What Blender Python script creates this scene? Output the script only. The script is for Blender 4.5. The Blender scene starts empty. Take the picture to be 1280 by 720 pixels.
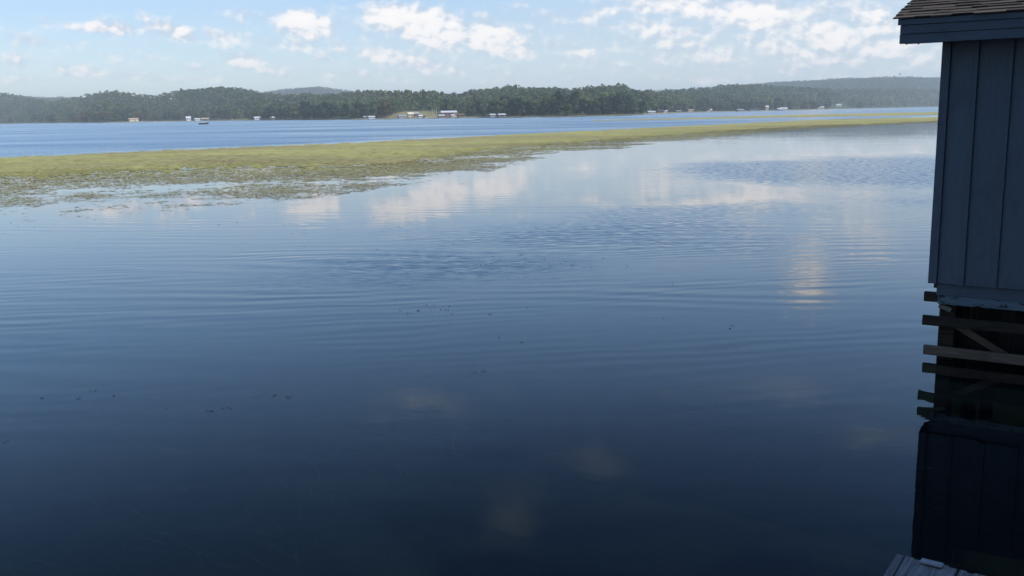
import bpy, bmesh, math, random
import numpy as np
from mathutils import Vector, Matrix, noise as mnoise

random.seed(7)
rng = np.random.default_rng(7)
C = bpy.context.scene.collection
rad = math.radians

# ------------------------------------------------------------------ camera
F, EYE = 1200.0, 2.8
PITCH, ROLL = math.atan((360 - 141.3) / F), math.atan(.0175)
cam_data = bpy.data.cameras.new('camera')
cam_data.sensor_width = 36
cam_data.lens = F / 1280 * 36
cam_data.clip_start, cam_data.clip_end = 0.1, 20000
cam = bpy.data.objects.new('camera', cam_data)
C.objects.link(cam)
CAMROT = Matrix.Rotation(math.pi / 2 - PITCH, 3, 'X') @ Matrix.Rotation(-ROLL, 3, 'Z')
cam.matrix_world = Matrix.Translation((0, 0, EYE)) @ CAMROT.to_4x4()
bpy.context.scene.camera = cam

# ------------------------------------------------------------------ exposure, sun, sky
sc = bpy.context.scene
sc.view_settings.view_transform = 'Standard'
sc.view_settings.look = 'None'
sc.view_settings.exposure = 0.0
sc.view_settings.gamma = 1.0
SUN_AZ, SUN_EL = rad(117), rad(45)
sun_data = bpy.data.lights.new('sun', 'SUN')
sun_data.energy = 4.8
sun_data.angle = rad(0.5)
sun_data.color = (1, .95, .88)
sun = bpy.data.objects.new('sun', sun_data)
C.objects.link(sun)
sd = Vector((math.sin(SUN_AZ) * math.cos(SUN_EL), math.cos(SUN_AZ) * math.cos(SUN_EL), math.sin(SUN_EL)))
sun.rotation_euler = sd.to_track_quat('Z', 'Y').to_euler()
sun.location = sd * 300


def ray(px, py):
    return (CAMROT @ Vector(((px - 640) / F, -(py - 360) / F, -1))).normalized()


def ground(px, py, z=0.0):
    d = ray(px, py)
    return Vector((0, 0, EYE)) + d * ((z - EYE) / d.z)


def project(x, y, z):
    """arrays of world points -> photo pixels"""
    M = np.array(CAMROT)
    c = np.stack([x, y, z - EYE], 0)
    c = M.T @ c
    return 640 + F * c[0] / -c[2], 360 - F * c[1] / -c[2]


class Nodes:
    """small helper to write node trees as expressions"""
    def __init__(s, tree):
        s.t = tree

    def n(s, typ, **kw):
        nd = s.t.nodes.new(typ)
        for k, v in kw.items():
            setattr(nd, k, v)
        return nd

    def put(s, sock, v):
        if isinstance(v, bpy.types.NodeSocket):
            s.t.links.new(v, sock)
        elif v is not None:
            sock.default_value = v

    def m(s, op, a, b=None, c=None, clamp=False):
        nd = s.n('ShaderNodeMath', operation=op, use_clamp=clamp)
        for i, v in enumerate((a, b, c)):
            s.put(nd.inputs[i], v)
        return nd.outputs[0]

    def ss(s, v, lo, hi):                     # smoothstep
        nd = s.n('ShaderNodeMapRange', interpolation_type='SMOOTHSTEP')
        s.put(nd.inputs[0], v)
        s.put(nd.inputs[1], lo)
        s.put(nd.inputs[2], hi)
        return nd.outputs[0]

    def lin(s, v, lo, hi, a, b):
        nd = s.n('ShaderNodeMapRange')
        for i, q in enumerate((v, lo, hi, a, b)):
            s.put(nd.inputs[i], q)
        return nd.outputs[0]

    def mix(s, f, a, b):
        nd = s.n('ShaderNodeMix', data_type='RGBA')
        s.put(nd.inputs[0], f)
        s.put(nd.inputs[6], a)
        s.put(nd.inputs[7], b)
        return nd.outputs[2]

    def mixmul(s, a, b):
        nd = s.n('ShaderNodeMix', data_type='RGBA', blend_type='MULTIPLY')
        nd.inputs[0].default_value = 1.0
        s.put(nd.inputs[6], a)
        s.put(nd.inputs[7], b)
        return nd.outputs[2]

    def xyz(s, x, y, z):
        nd = s.n('ShaderNodeCombineXYZ')
        for i, v in enumerate((x, y, z)):
            s.put(nd.inputs[i], v)
        return nd.outputs[0]

    def noise(s, vec, scale=1.0, detail=4.0, rough=.5, out=0):
        nd = s.n('ShaderNodeTexNoise')
        s.put(nd.inputs['Vector'], vec)
        nd.inputs['Scale'].default_value = scale
        nd.inputs['Detail'].default_value = detail
        nd.inputs['Roughness'].default_value = rough
        return nd.outputs[out]

    def mapv(s, vec, scale, loc=(0, 0, 0)):
        nd = s.n('ShaderNodeMapping')
        s.put(nd.inputs[0], vec)
        nd.inputs['Location'].default_value = loc
        nd.inputs['Scale'].default_value = scale
        return nd.outputs[0]


def col(r, g, b):
    return (r, g, b, 1.0)


# ---- world: physical sky plus cumulus and thin cloud
world = bpy.data.worlds.new('World')
sc.world = world
world.use_nodes = True
wt = world.node_tree
wt.nodes.clear()
W = Nodes(wt)
sky = W.n('ShaderNodeTexSky', sky_type='NISHITA')
sky.sun_disc = False
sky.sun_elevation, sky.sun_rotation = SUN_EL, SUN_AZ
sky.altitude, sky.air_density, sky.dust_density, sky.ozone_density = 50, 1.0, 0.25, 3.0
tc = W.n('ShaderNodeTexCoord')
sep = W.n('ShaderNodeSeparateXYZ')
wt.links.new(tc.outputs['Generated'], sep.inputs[0])
U = W.m('MULTIPLY', W.m('ARCTAN2', sep.outputs[0], sep.outputs[1]), 57.2958)     # azimuth, degrees
V = W.m('MULTIPLY', W.m('ARCSINE', sep.outputs[2]), 57.2958)                      # elevation, degrees
# clouds lie flatter near the horizon: compress the vertical with elevation
Vf = W.m('MULTIPLY', W.m('SQRT', W.m('MAXIMUM', W.m('ADD', V, 2.0), 0.0)), 3.2)
# (photo x, y, half width px, half height px, tilt, strength): clouds seen in the sky
SEEN = [(30, 100, 50, 7, .05, .42), (130, 70, 40, 7, .1, .42), (90, 55, 26, 6, .1, .4), (210, 100, 40, 6, .1, .4), (270, 100, 30, 6, .1, .4), (350, 55, 26, 8, .3, .5), (405, 70, 26, 7, .3, .5),
        (455, 92, 30, 6, .2, .45), (560, 65, 30, 7, .2, .45), (600, 80, 26, 7, .2, .45), (655, 95, 40, 7, .1, .4), (745, 100, 40, 6, .1, .42), (830, 95, 40, 7, .1, .45), (890, 100, 40, 7, .1, .45), (1000, 92, 40, 7, .1, .5), (1060, 95, 40, 7, .1, .5),
        (160, 95, 26, 7, .1, .5), (60, 30, 22, 5, .1, .45), (300, 20, 18, 6, .1, .5), (245, 85, 24, 6, .1, .5), (345, 90, 30, 7, .15, .5), (410, 92, 30, 7, .1, .5), (455, 45, 16, 7, .2, .5),
        (590, 20, 24, 6, .1, .4), (640, 12, 20, 6, .1, .4), (700, 55, 22, 8, .2, .6), (760, 15, 24, 8, .2, .6), (760, 80, 26, 8, .1, .5), (820, 75, 26, 8, .1, .5), (870, 45, 34, 10, .2, .7), (905, 15, 34, 10, .1, .8),
        (990, 15, 40, 12, .2, .8), (1035, 15, 24, 10, .3, .7), (1100, 40, 34, 12, .2, .9), (1140, 70, 34, 12, .1, .7), (600, 100, 36, 6, .1, .4), (500, 100, 30, 6, .1, .4),
        (135, 35, 40, 7, .05, .9), (222, 42, 38, 10, .35, .85), (255, 52, 12, 7, .2, .5), (282, 45, 24, 9, .35, .75),
        (308, 76, 24, 9, .2, .85), (382, 31, 32, 13, .3, 1.25), (378, 55, 20, 8, .4, .6), (336, 22, 12, 6, 0, .45),
        (425, 58, 20, 9, .2, .6), (100, 88, 24, 8, .25, .6), (20, 75, 26, 9, .1, .5), (40, 52, 26, 8, .15, .6),
        (182, 21, 10, 6, .5, .5), (190, 70, 20, 7, .2, .35),
        (488, 22, 34, 14, .1, 1.3), (540, 36, 44, 18, .35, 1.5), (615, 48, 40, 15, .3, 1.3), (650, 64, 18, 8, .3, .9),
        (475, 68, 26, 10, .4, .85), (525, 78, 40, 9, .25, .75), (565, 88, 24, 8, .3, .6), (430, 10, 20, 6, 0, .3),
        (700, 24, 24, 7, .3, .55), (728, 66, 26, 8, .3, .7), (665, 36, 16, 8, 0, .5), (735, 25, 20, 8, .2, .7),
        (825, 40, 40, 15, .3, .8), (770, 55, 34, 10, .2, .55), (890, 70, 45, 14, .1, .7), (950, 20, 60, 17, .2, 1.1),
        (850, 8, 80, 11, .1, .9), (1000, 40, 45, 15, .35, .8), (1045, 45, 45, 17, .25, 1.05), (1085, 20, 30, 12, .3, .9),
        (1010, 72, 50, 12, .3, .8), (1070, 72, 40, 10, .1, .6), (930, 95, 40, 8, .1, .4), (790, 88, 40, 8, .1, .35),
        (1110, 60, 60, 16, 0, .8), (850, 60, 70, 14, .1, .6), (960, 55, 60, 12, .2, .7), (770, 30, 40, 10, .1, .5), (1130, 90, 60, 10, 0, .4), (700, 90, 50, 8, 0, .3)]
# clouds the photo shows only as reflections: (x, y on the water, half width, half height, tilt, strength)
MIRRORED = [(1012, 348, 27, 30, -.2, .95), (1055, 265, 60, 26, -.1, .62), (1085, 300, 40, 16, -.1, .75), (940, 300, 44, 12, 0, .6), (530, 503, 52, 10, -.1, .55),
            (480, 522, 30, 5, 0, .4), (640, 645, 34, 26, 0, .55), (742, 578, 40, 15, -.3, .5), (975, 485, 55, 10, .1, .45),
            (1095, 546, 60, 12, 0, .42), (650, 240, 30, 10, 0, .5)]


def angles(px, py):
    d = ray(px, py)
    return math.degrees(math.atan2(d.x, d.y)), math.degrees(math.asin(d.z))


def wf(v):
    return math.sqrt(max(v + 2, 0)) * 3.2


P3 = W.xyz(U, W.m('MULTIPLY', V, 1.9), 0.0)
warp = W.noise(P3, .5, 3, .55, 1)
wsep = W.n('ShaderNodeSeparateXYZ')
wt.links.new(warp, wsep.inputs[0])
Uw = W.m('ADD', U, W.m('MULTIPLY', W.m('SUBTRACT', wsep.outputs[0], .5), 1.7))
Vw = W.m('ADD', V, W.m('MULTIPLY', W.m('SUBTRACT', wsep.outputs[1], .5), .7))


def blob(total, u, v, ru, rv, tilt, st):
    du = W.m('SUBTRACT', Uw, u)
    dv = W.m('ADD', W.m('SUBTRACT', Vw, v), W.m('MULTIPLY', du, tilt * .55))
    a = W.m('MULTIPLY', du, 1 / ru)
    b = W.m('MULTIPLY', dv, 1 / rv)
    r2 = W.m('ADD', W.m('MULTIPLY', a, a), W.m('MULTIPLY', b, b))
    g = W.m('EXPONENT', W.m('MULTIPLY', r2, -.9))
    g = W.m('MULTIPLY', g, st)
    return g if total is None else W.m('MAXIMUM', total, g)


field = None
soft = None
DEG = 57.2958 / F
for (x, y, hw, hh, ti, st) in SEEN:
    u, v = angles(x, y)
    field = blob(field, u, v, hw * DEG * 1.02, hh * DEG * 1.22, ti, st * 1.15)
for (x, y, hw, hh, ti, st) in MIRRORED:
    u, v = angles(x, y)
    if y > 400:
        soft = blob(soft, u, -v, hw * DEG * 1.15, hh * DEG * 1.5, ti, st)
    else:
        field = blob(field, u, -v, hw * DEG * 1.1, hh * DEG * 1.3, ti, st)
# the same fair-weather field all round the sky
wide = W.noise(W.xyz(W.m('MULTIPLY', U, .055), W.m('MULTIPLY', Vf, .32), 3.7), 1.0, 3, .55)
away = W.ss(W.m('ABSOLUTE', U), 34.0, 48.0)
high = W.ss(V, 26.0, 38.0)
out = W.m('MAXIMUM', away, high)
field = W.m('ADD', field, W.m('MULTIPLY', out, W.m('MULTIPLY', W.ss(wide, .5, .72), 1.1)))


def billow(dx, dy):
    p = W.xyz(W.m('ADD', U, dx), W.m('ADD', W.m('MULTIPLY', V, 1.35), dy), 1.3)
    return W.noise(p, 1.05, 6, .56)


nz0 = billow(0.0, 0.0)
nz1 = billow(-0.22, 0.42)
dens = W.m('ADD', field, W.m('MULTIPLY', W.m('SUBTRACT', nz0, .5), 1.35))
cover = W.ss(dens, .12, W.lin(U, -10.0, 22.0, .98, 1.12))
lit = W.m('ADD', W.m('MULTIPLY', W.m('SUBTRACT', nz0, nz1), 4.4), W.m('MULTIPLY', W.ss(field, .4, 1.3), .75))
litf = W.ss(lit, -.60, .95)
cloud = W.mix(litf, col(5.0, 5.6, 6.5), col(8.9, 8.5, 8.2))
# thin milky veil, thicker to the right (toward the sun) and to the horizon
veil_n = W.noise(W.xyz(W.m('MULTIPLY', U, .09), W.m('MULTIPLY', V, .3), 8.0), 1.0, 4, .6)
veil = W.m('MULTIPLY', W.lin(U, -30.0, 30.0, .22, .75), W.lin(V, 1.0, 12.0, 1.0, .06))
veil = W.m('MULTIPLY', veil, W.ss(veil_n, .1, .62))
veil2 = W.m('MULTIPLY', W.ss(V, 4.0, 9.0), W.lin(V, 11.0, 24.0, .34, 0.0))       # thin high cloud a little above the hills
skyb = W.mix(veil2, W.mixmul(sky.outputs[0], W.mix(W.ss(V, 5.0, 13.0), col(.97, 1.0, 1.10), col(.61, .94, 1.25))), col(4.4, 6.6, 9.6))
skyc = W.mix(veil, skyb, col(6.2, 6.9, 7.5))
final = W.mix(W.m('MULTIPLY', cover, W.lin(V, 10.0, 20.0, .95, .42)), skyc, cloud)
wisp = W.noise(W.xyz(U, W.m('MULTIPLY', V, 1.3), 6.0), .35, 4, .55)
softc = W.m('MULTIPLY', W.ss(W.m('ADD', soft, W.m('MULTIPLY', W.m('SUBTRACT', wisp, .5), .7)), .02, .85), .55)
final = W.mix(softc, final, col(5.0, 6.0, 7.2))
bg = W.n('ShaderNodeBackground')
wt.links.new(final, bg.inputs[0])
bg.inputs[1].default_value = 0.13
wo = W.n('ShaderNodeOutputWorld')
wt.links.new(bg.outputs[0], wo.inputs[0])


# ------------------------------------------------------------------ helpers
def tag(o, label=None, cat=None, group=None, kind=None):
    for k, v in (('label', label), ('category', cat), ('group', group), ('kind', kind)):
        if v:
            o[k] = v
    return o


def link(name, data, parent=None, mats=()):
    o = bpy.data.objects.new(name, data)
    C.objects.link(o)
    if parent is not None:
        o.parent = parent
    return o


def empty(name, loc, rz=0.0, parent=None):
    o = bpy.data.objects.new(name, None)
    C.objects.link(o)
    o.location = loc
    o.rotation_euler = (0, 0, rz)
    o.empty_display_size = .3
    if parent is not None:
        o.parent = parent
    return o


class MB:
    """collects boxes, bars and prisms into one mesh"""
    def __init__(s):
        s.v, s.f = [], []

    def hexa(s, p):
        b = len(s.v)
        s.v += [tuple(q) for q in p]
        s.f += [tuple(b + i for i in q) for q in ((0, 3, 2, 1), (4, 5, 6, 7), (0, 1, 5, 4), (1, 2, 6, 5), (2, 3, 7, 6), (3, 0, 4, 7))]
        return s

    def box(s, x0, x1, y0, y1, z0, z1):
        return s.hexa([(x0, y0, z0), (x1, y0, z0), (x1, y1, z0), (x0, y1, z0), (x0, y0, z1), (x1, y0, z1), (x1, y1, z1), (x0, y1, z1)])

    def bar(s, a, b, w, h, up=(0, 0, 1)):
        a, b = Vector(a), Vector(b)
        d = (b - a).normalized()
        u = Vector(up)
        sx = d.cross(u).normalized() * (w / 2)
        sz = sx.cross(d).normalized() * (h / 2)
        return s.hexa([a - sx - sz, a + sx - sz, b + sx - sz, b - sx - sz, a - sx + sz, a + sx + sz, b + sx + sz, b - sx + sz])

    def prism(s, poly, x0, x1):
        """poly in the y-z plane, extruded along x"""
        b, n = len(s.v), len(poly)
        s.v += [(x0, y, z) for y, z in poly] + [(x1, y, z) for y, z in poly]
        s.f += [tuple(b + i for i in range(n)), tuple(b + n + i for i in reversed(range(n)))]
        s.f += [(b + i, b + n + i, b + n + (i + 1) % n, b + (i + 1) % n) for i in range(n)]
        return s

    def cyl(s, a, b, r0, r1, n=10):
        a, b = Vector(a), Vector(b)
        d = (b - a).normalized()
        u = d.orthogonal().normalized()
        w = d.cross(u)
        k = len(s.v)
        for c, r in ((a, r0), (b, r1)):
            s.v += [tuple(c + (u * math.cos(t) + w * math.sin(t)) * r) for t in [2 * math.pi * i / n for i in range(n)]]
        s.f += [(k + i, k + (i + 1) % n, k + n + (i + 1) % n, k + n + i) for i in range(n)]
        s.f += [tuple(k + i for i in reversed(range(n))), tuple(k + n + i for i in range(n))]
        return s

    def mesh(s, name, mat, bevel=0.0, seg=1):
        me = bpy.data.meshes.new(name)
        me.from_pydata(s.v, [], s.f)
        bm = bmesh.new()
        bm.from_mesh(me)
        bmesh.ops.recalc_face_normals(bm, faces=bm.faces)
        if bevel:
            bmesh.ops.bevel(bm, geom=list(bm.edges), offset=bevel, segments=seg, affect='EDGES', profile=.6)
        bm.to_mesh(me)
        bm.free()
        me.materials.append(mat)
        return me

    def build(s, name, mat, parent=None, bevel=0.0, seg=1):
        return link(name, s.mesh(name, mat, bevel, seg), parent)


def np_mesh(name, verts, faces, mat, smooth=False):
    """verts (n,3), faces (m,k) arrays"""
    me = bpy.data.meshes.new(name)
    n, m, k = len(verts), len(faces), faces.shape[1]
    me.vertices.add(n)
    me.vertices.foreach_set('co', np.ascontiguousarray(verts, dtype=np.float32).ravel())
    me.loops.add(m * k)
    me.loops.foreach_set('vertex_index', np.ascontiguousarray(faces, dtype=np.int32).ravel())
    me.polygons.add(m)
    me.polygons.foreach_set('loop_start', np.arange(m, dtype=np.int32) * k)
    me.polygons.foreach_set('loop_total', np.full(m, k, dtype=np.int32))
    me.polygons.foreach_set('use_smooth', np.full(m, smooth, dtype=bool))
    me.update(calc_edges=True)
    me.materials.append(mat)
    return me


def material(name):
    mt = bpy.data.materials.new(name)
    mt.use_nodes = True
    t = mt.node_tree
    t.nodes.clear()
    N = Nodes(t)
    o = N.n('ShaderNodeOutputMaterial')
    return mt, N, o


def principled(N, o, colour, rough=.7, normal=None, spec=.3):
    p = N.n('ShaderNodeBsdfPrincipled')
    N.put(p.inputs['Base Color'], colour)
    N.put(p.inputs['Roughness'], rough)
    N.put(p.inputs['Specular IOR Level'], spec)
    if normal is not None:
        N.put(p.inputs['Normal'], normal)
    N.t.links.new(p.outputs[0], o.inputs[0])
    return p


def bump(N, height, strength=.5, dist=.01):
    b = N.n('ShaderNodeBump')
    b.inputs['Strength'].default_value = strength
    b.inputs['Distance'].default_value = dist
    N.put(b.inputs['Height'], height)
    return b.outputs[0]


def wood(name, c0, c1, scale=(30, 30, 2), rough=.8, bs=.6, patch=None, patch_lo=.55, rnd=.25):
    """weathered wood: grain along the local axis of least scale, optional flaking patch colour"""
    mt, N, o = material(name)
    tcn = N.n('ShaderNodeTexCoord')
    oi = N.n('ShaderNodeObjectInfo')
    off = N.m('MULTIPLY', oi.outputs['Random'], 37.0)
    v = N.n('ShaderNodeVectorMath', operation='ADD')
    N.put(v.inputs[0], N.mapv(tcn.outputs['Object'], scale))
    N.put(v.inputs[1], N.xyz(off, off, off))
    g = N.noise(v.outputs[0], 1.0, 6, .65)
    c = N.mix(N.ss(g, .3, .72), col(*c0), col(*c1))
    big = N.noise(tcn.outputs['Object'], 3.0, 4, .6)
    c = N.mix(N.m('MULTIPLY', N.ss(big, .45, .75), .35), c, col(*[x * .6 for x in c0]))
    c2 = N.n('ShaderNodeHueSaturation')
    N.put(c2.inputs['Value'], N.lin(oi.outputs['Random'], 0.0, 1.0, 1 - rnd, 1 + rnd))
    N.put(c2.inputs['Color'], c)
    c = c2.outputs[0]
    if patch:
        pn = N.noise(N.mapv(tcn.outputs['Object'], (6, 6, 14)), 1.0, 5, .65)
        c = N.mix(N.ss(pn, patch_lo, patch_lo + .06), c, col(*patch))
    principled(N, o, c, rough, bump(N, g, bs, .006), .2)
    return mt


def plain(name, c, rough=.6, var=.15):
    mt, N, o = material(name)
    tcn = N.n('ShaderNodeTexCoord')
    nz = N.noise(tcn.outputs['Object'], 2.0, 4, .6)
    cc = N.mix(nz, col(*[x * (1 - var) for x in c]), col(*[min(1, x * (1 + var)) for x in c]))
    principled(N, o, cc, rough)
    return mt


# ------------------------------------------------------------------ materials
def foliage_mat(name, use_attr):
    mt, N, o = material(name)
    if use_attr:
        a = N.n('ShaderNodeAttribute', attribute_name='tint')
        r = a.outputs['Fac']
    else:
        r = N.n('ShaderNodeObjectInfo').outputs['Random']
    ramp = N.n('ShaderNodeValToRGB')
    el = ramp.color_ramp.elements
    stops = [(0, (.034, .062, .038)), (.3, (.084, .124, .058)), (.55, (.132, .164, .068)), (.78, (.185, .192, .076)),
             (.92, (.095, .090, .030)), (1.0, (.14, .080, .035))]
    el[0].position, el[0].color = 0, col(*stops[0][1])
    el[1].position, el[1].color = 1, col(*stops[-1][1])
    for p, c in stops[1:-1]:
        e = el.new(p)
        e.color = col(*c)
    N.put(ramp.inputs[0], r)
    g = N.n('ShaderNodeNewGeometry')
    nz = N.noise(g.outputs['Position'], .45, 3, .6)
    c = N.mix(N.ss(nz, .3, .7), ramp.outputs[0], N.mix(.5, ramp.outputs[0], col(.075, .095, .032)))
    d = N.n('ShaderNodeBsdfDiffuse')
    tr = N.n('ShaderNodeBsdfTranslucent')
    N.put(d.inputs[0], c)
    N.put(tr.inputs[0], c)
    mx = N.n('ShaderNodeMixShader')
    mx.inputs[0].default_value = .3
    N.t.links.new(d.outputs[0], mx.inputs[1])
    N.t.links.new(tr.outputs[0], mx.inputs[2])
    N.t.links.new(mx.outputs[0], o.inputs[0])
    return mt


M_FOREST = foliage_mat('forest_foliage', True)
M_LEAF = foliage_mat('tree_foliage', False)
M_BARK = plain('bark', (.12, .09, .07), .9)
M_WHITE = plain('white_paint', (.56, .56, .55), .5, .05)
M_TIN = plain('white_metal_roof', (.52, .54, .56), .45, .05)
M_CREAM = plain('cream_paint', (.62, .55, .42), .6, .08)
M_GREYW = plain('grey_boards', (.30, .30, .31), .8)
M_TANROOF = plain('tan_roof', (.40, .31, .20), .8)
M_BROWN = plain('brown_boards', (.16, .105, .075), .8)
M_DARKROOF = plain('dark_roof', (.07, .07, .08), .8)
M_GLASSDK = plain('dark_window', (.02, .025, .03), .1)
M_HULL = plain('dark_hull', (.03, .035, .05), .4)
M_SEAT = plain('pale_seat', (.55, .53, .5), .6)
M_BLACK = plain('black_motor', (.012, .012, .014), .35)
M_STEEL = plain('grey_steel', (.35, .36, .37), .45)

M_SIDING = wood('blue_grey_paint', (.120, .148, .172), (.142, .172, .198), (55, 55, 6), .9, .5, (.055, .062, .070), .69, .09)
M_TRIM = wood('blue_grey_trim', (.112, .138, .164), (.130, .158, .186), (3, 50, 60), .85, .3, (.05, .05, .05), .72, .08)
M_SILL = wood('flaking_sill', (.12, .17, .195), (.16, .215, .24), (3, 40, 50), .9, .6, (.05, .045, .035), .52, .1)
M_CREO = wood('creosote_timber', (.030, .024, .018), (.075, .058, .042), (3, 40, 40), .9, .8, None, .5, .3)
M_BRACE = wood('bare_brown_timber', (.10, .075, .052), (.17, .13, .09), (3, 40, 40), .9, .8, (.30, .28, .18), .72, .3)
M_SHADE_DARK = wood('shade_and_dark_parts', (.012, .011, .010), (.026, .023, .020), (40, 40, 3), .95, .6)  # near-black so boards read as underfloor shade; small dark parts share it
M_DOCK = wood('weathered_dock_board', (.085, .080, .078), (.29, .275, .265), (60, 4, 60), .95, 1.0, None, .5, .2)
M_CLEAT = wood('mossy_timber', (.10, .095, .07), (.20, .19, .14), (8, 40, 40), .95, .6)
M_PALE = wood('pale_strip', (.30, .295, .31), (.46, .45, .47), (20, 20, 20), .8, .3, (.2, .19, .19), .66, .1)


def shingle_mat():
    mt, N, o = material('asphalt_shingle')
    tcn = N.n('ShaderNodeTexCoord')
    oi = N.n('ShaderNodeObjectInfo')
    gr = N.noise(tcn.outputs['Object'], 160.0, 2, .7)
    big = N.noise(tcn.outputs['Object'], 2.5, 4, .6)
    base = N.mix(oi.outputs['Random'], col(.060, .052, .045), col(.120, .098, .080))
    c = N.mix(N.ss(gr, .35, .7), N.mix(.55, base, col(.03, .027, .024)), base)
    c = N.mix(N.m('MULTIPLY', N.ss(big, .5, .75), .5), c, col(.05, .05, .042))
    principled(N, o, c, .95, bump(N, gr, .7, .004), .15)
    return mt


M_SHINGLE = shingle_mat()


# ------------------------------------------------------------------ far terrain, traced as bearings and distances
def prof(points):
    a = np.array(points, float)
    return a[:, 0], a[:, 1]


def px_bearing(px):
    d = ray(px, 145)
    return math.degrees(math.atan2(d.x, d.y))


PXS = np.linspace(-260, 1560, 200)
BRG = np.array([px_bearing(x) for x in PXS])


def b2px(b):
    return np.interp(b, BRG, PXS)


def horizon_y(px):
    return 152.47 - .0175 * px


SHORE = prof([(-260, 1900), (0, 1750), (60, 1500), (130, 1180), (215, 1220), (320, 1000), (425, 790), (500, 730), (560, 715), (640, 640), (690, 615),
              (760, 640), (810, 760), (855, 1100), (930, 1250), (1000, 1400), (1060, 1750), (1172, 2350), (1560, 2500)])
SKYL = prof([(-260, 120), (0, 120), (25, 123.5), (45, 127), (65, 129), (75, 128), (90, 126), (110, 122), (140, 118), (170, 119.5), (200, 121),
             (230, 115), (270, 111), (300, 112), (330, 118), (360, 118.5), (385, 118), (410, 119), (440, 117), (470, 115), (500, 116.5), (520, 117),
             (530, 115.5), (545, 116), (560, 119), (575, 119), (590, 114), (610, 115), (640, 110.5), (665, 111), (690, 113), (720, 111), (745, 110), (770, 107.5),
             (785, 109), (800, 114), (820, 115), (855, 113), (880, 110), (900, 108), (950, 107.5), (1000, 110), (1060, 113), (1120, 112), (1172, 113), (1560, 113)])
FARL = prof([(-260, 124), (0, 123), (60, 126), (95, 125.5), (120, 126), (250, 124), (330, 118), (360, 114), (395, 110.5), (430, 114.5), (460, 118), (520, 119), (700, 118), (850, 114),
             (900, 110), (950, 106.5), (1000, 104), (1060, 101.5), (1120, 100), (1172, 101.5), (1560, 104)])
TREE_H = 12.0


def rshore(b):
    return np.interp(b2px(b), *SHORE)


def rridge(b):
    px = b2px(b)
    return rshore(b) + 480 + 60 * np.sin(px * .021) + 40 * np.sin(px * .053 + 1)


def rfar(b):
    return np.maximum(rridge(b) + 900, 3300.0) + 0 * b


def terrain_h(b, r):
    px = b2px(b)
    rs, rr, rf = rshore(b), rridge(b), rfar(b)
    up = horizon_y(px) - np.interp(px, *SKYL)
    H = up * rr / F + EYE - TREE_H
    t = (r - rs) / (rr - rs)
    tt = np.clip(t, 0, 1)
    S = np.where(t <= 1, (3 * tt ** 2 - 2 * tt ** 3) ** .85, 1 - .55 * np.clip((t - 1) / 1.2, 0, 1) ** 2)
    bumps = (np.sin(px * .043 + r * .011) * .5 + np.sin(px * .017 - r * .017 + 2) * .6) * .09 * np.clip(t * 3, 0, 1) * np.clip((1 - t) * 3, 0, 1)
    h1 = np.clip(H, 1.5, None) * (S + bumps)
    upf = horizon_y(px) - np.interp(px, *FARL)
    Hf = upf * rf / F + EYE - TREE_H * .9
    tf = np.clip(1 - np.abs(r - rf) / 1100.0, 0, 1)
    h2 = np.clip(Hf, 1.0, None) * (3 * tf ** 2 - 2 * tf ** 3)
    h = np.maximum(h1, h2)
    bank = np.clip((r - rs + 6) / 10, 0, 1) * 1.7 - 1.0
    h = h + 5.0 * np.exp(-((px - 521) / 34.0) ** 4) * np.clip((r - rs) / 50.0, 0, 1) * np.clip(1 - t, 0, 1)
    return np.where(r < rs + 4, bank, np.maximum(h, .7))


nb, nr = 380, 90
bs = np.linspace(-41, 47, nb)
V_, F_ = [], []
tt = np.linspace(0, 1, nr) ** 1.6
Bg, Tg = np.meshgrid(bs, tt, indexing='ij')
r0 = rshore(Bg) - 8
Rg = r0 + Tg * (rfar(Bg) + 900 - r0)
Zg = terrain_h(Bg, Rg)
Xg, Yg = Rg * np.sin(np.radians(Bg)), Rg * np.cos(np.radians(Bg))
vv = np.stack([Xg, Yg, Zg], -1).reshape(-1, 3)
ii, jj = np.meshgrid(np.arange(nb - 1), np.arange(nr - 1), indexing='ij')
q = (ii * nr + jj).ravel()
ff = np.stack([q, q + nr, q + nr + 1, q + 1], -1)


def hill_mat():
    mt, N, o = material('hill_ground')
    g = N.n('ShaderNodeNewGeometry')
    n1 = N.noise(g.outputs['Position'], .03, 5, .6)
    n2 = N.noise(g.outputs['Position'], .3, 4, .6)
    c = N.mix(N.ss(n1, .35, .65), col(.20, .18, .075), col(.30, .24, .13))
    c = N.mix(N.m('MULTIPLY', n2, .4), c, col(.10, .11, .04))
    at_ = N.n('ShaderNodeAttribute', attribute_name='lawn')
    c = N.mix(at_.outputs['Fac'], N.mix(n2, col(.035, .05, .022), col(.06, .07, .032)), c)
    principled(N, o, c, .95)
    return mt


hills = link('hills', np_mesh('hills', vv, ff, hill_mat(), True))
hills['kind'] = 'structure'
LAWNS = [(150, 290, 16), (262, 310, 30), (440, 480, 12), (486, 556, 60), (538, 606, 30), (610, 640, 12), (806, 895, 14), (918, 990, 14), (1012, 1040, 25), (1036, 1058, 75)]
pxg, dg = b2px(Bg), Rg - rshore(Bg)
lawn = np.where(dg < 7, .8, 0.0)
for (a_, c_, dep) in LAWNS[:-1]:
    lawn = np.where((pxg > a_ - 3) & (pxg < c_ + 3) & (dg < dep + 12), 1.0, lawn)
at = hills.data.attributes.new('lawn', 'FLOAT', 'POINT')
at.data.foreach_set('value', lawn.ravel().astype(np.float32))

# ------------------------------------------------------------------ water, lake bed
rings = np.concatenate([[0.0], np.geomspace(1.5, 6000, 60)])
na = 96
an = np.linspace(0, 2 * np.pi, na, endpoint=False)


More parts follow.
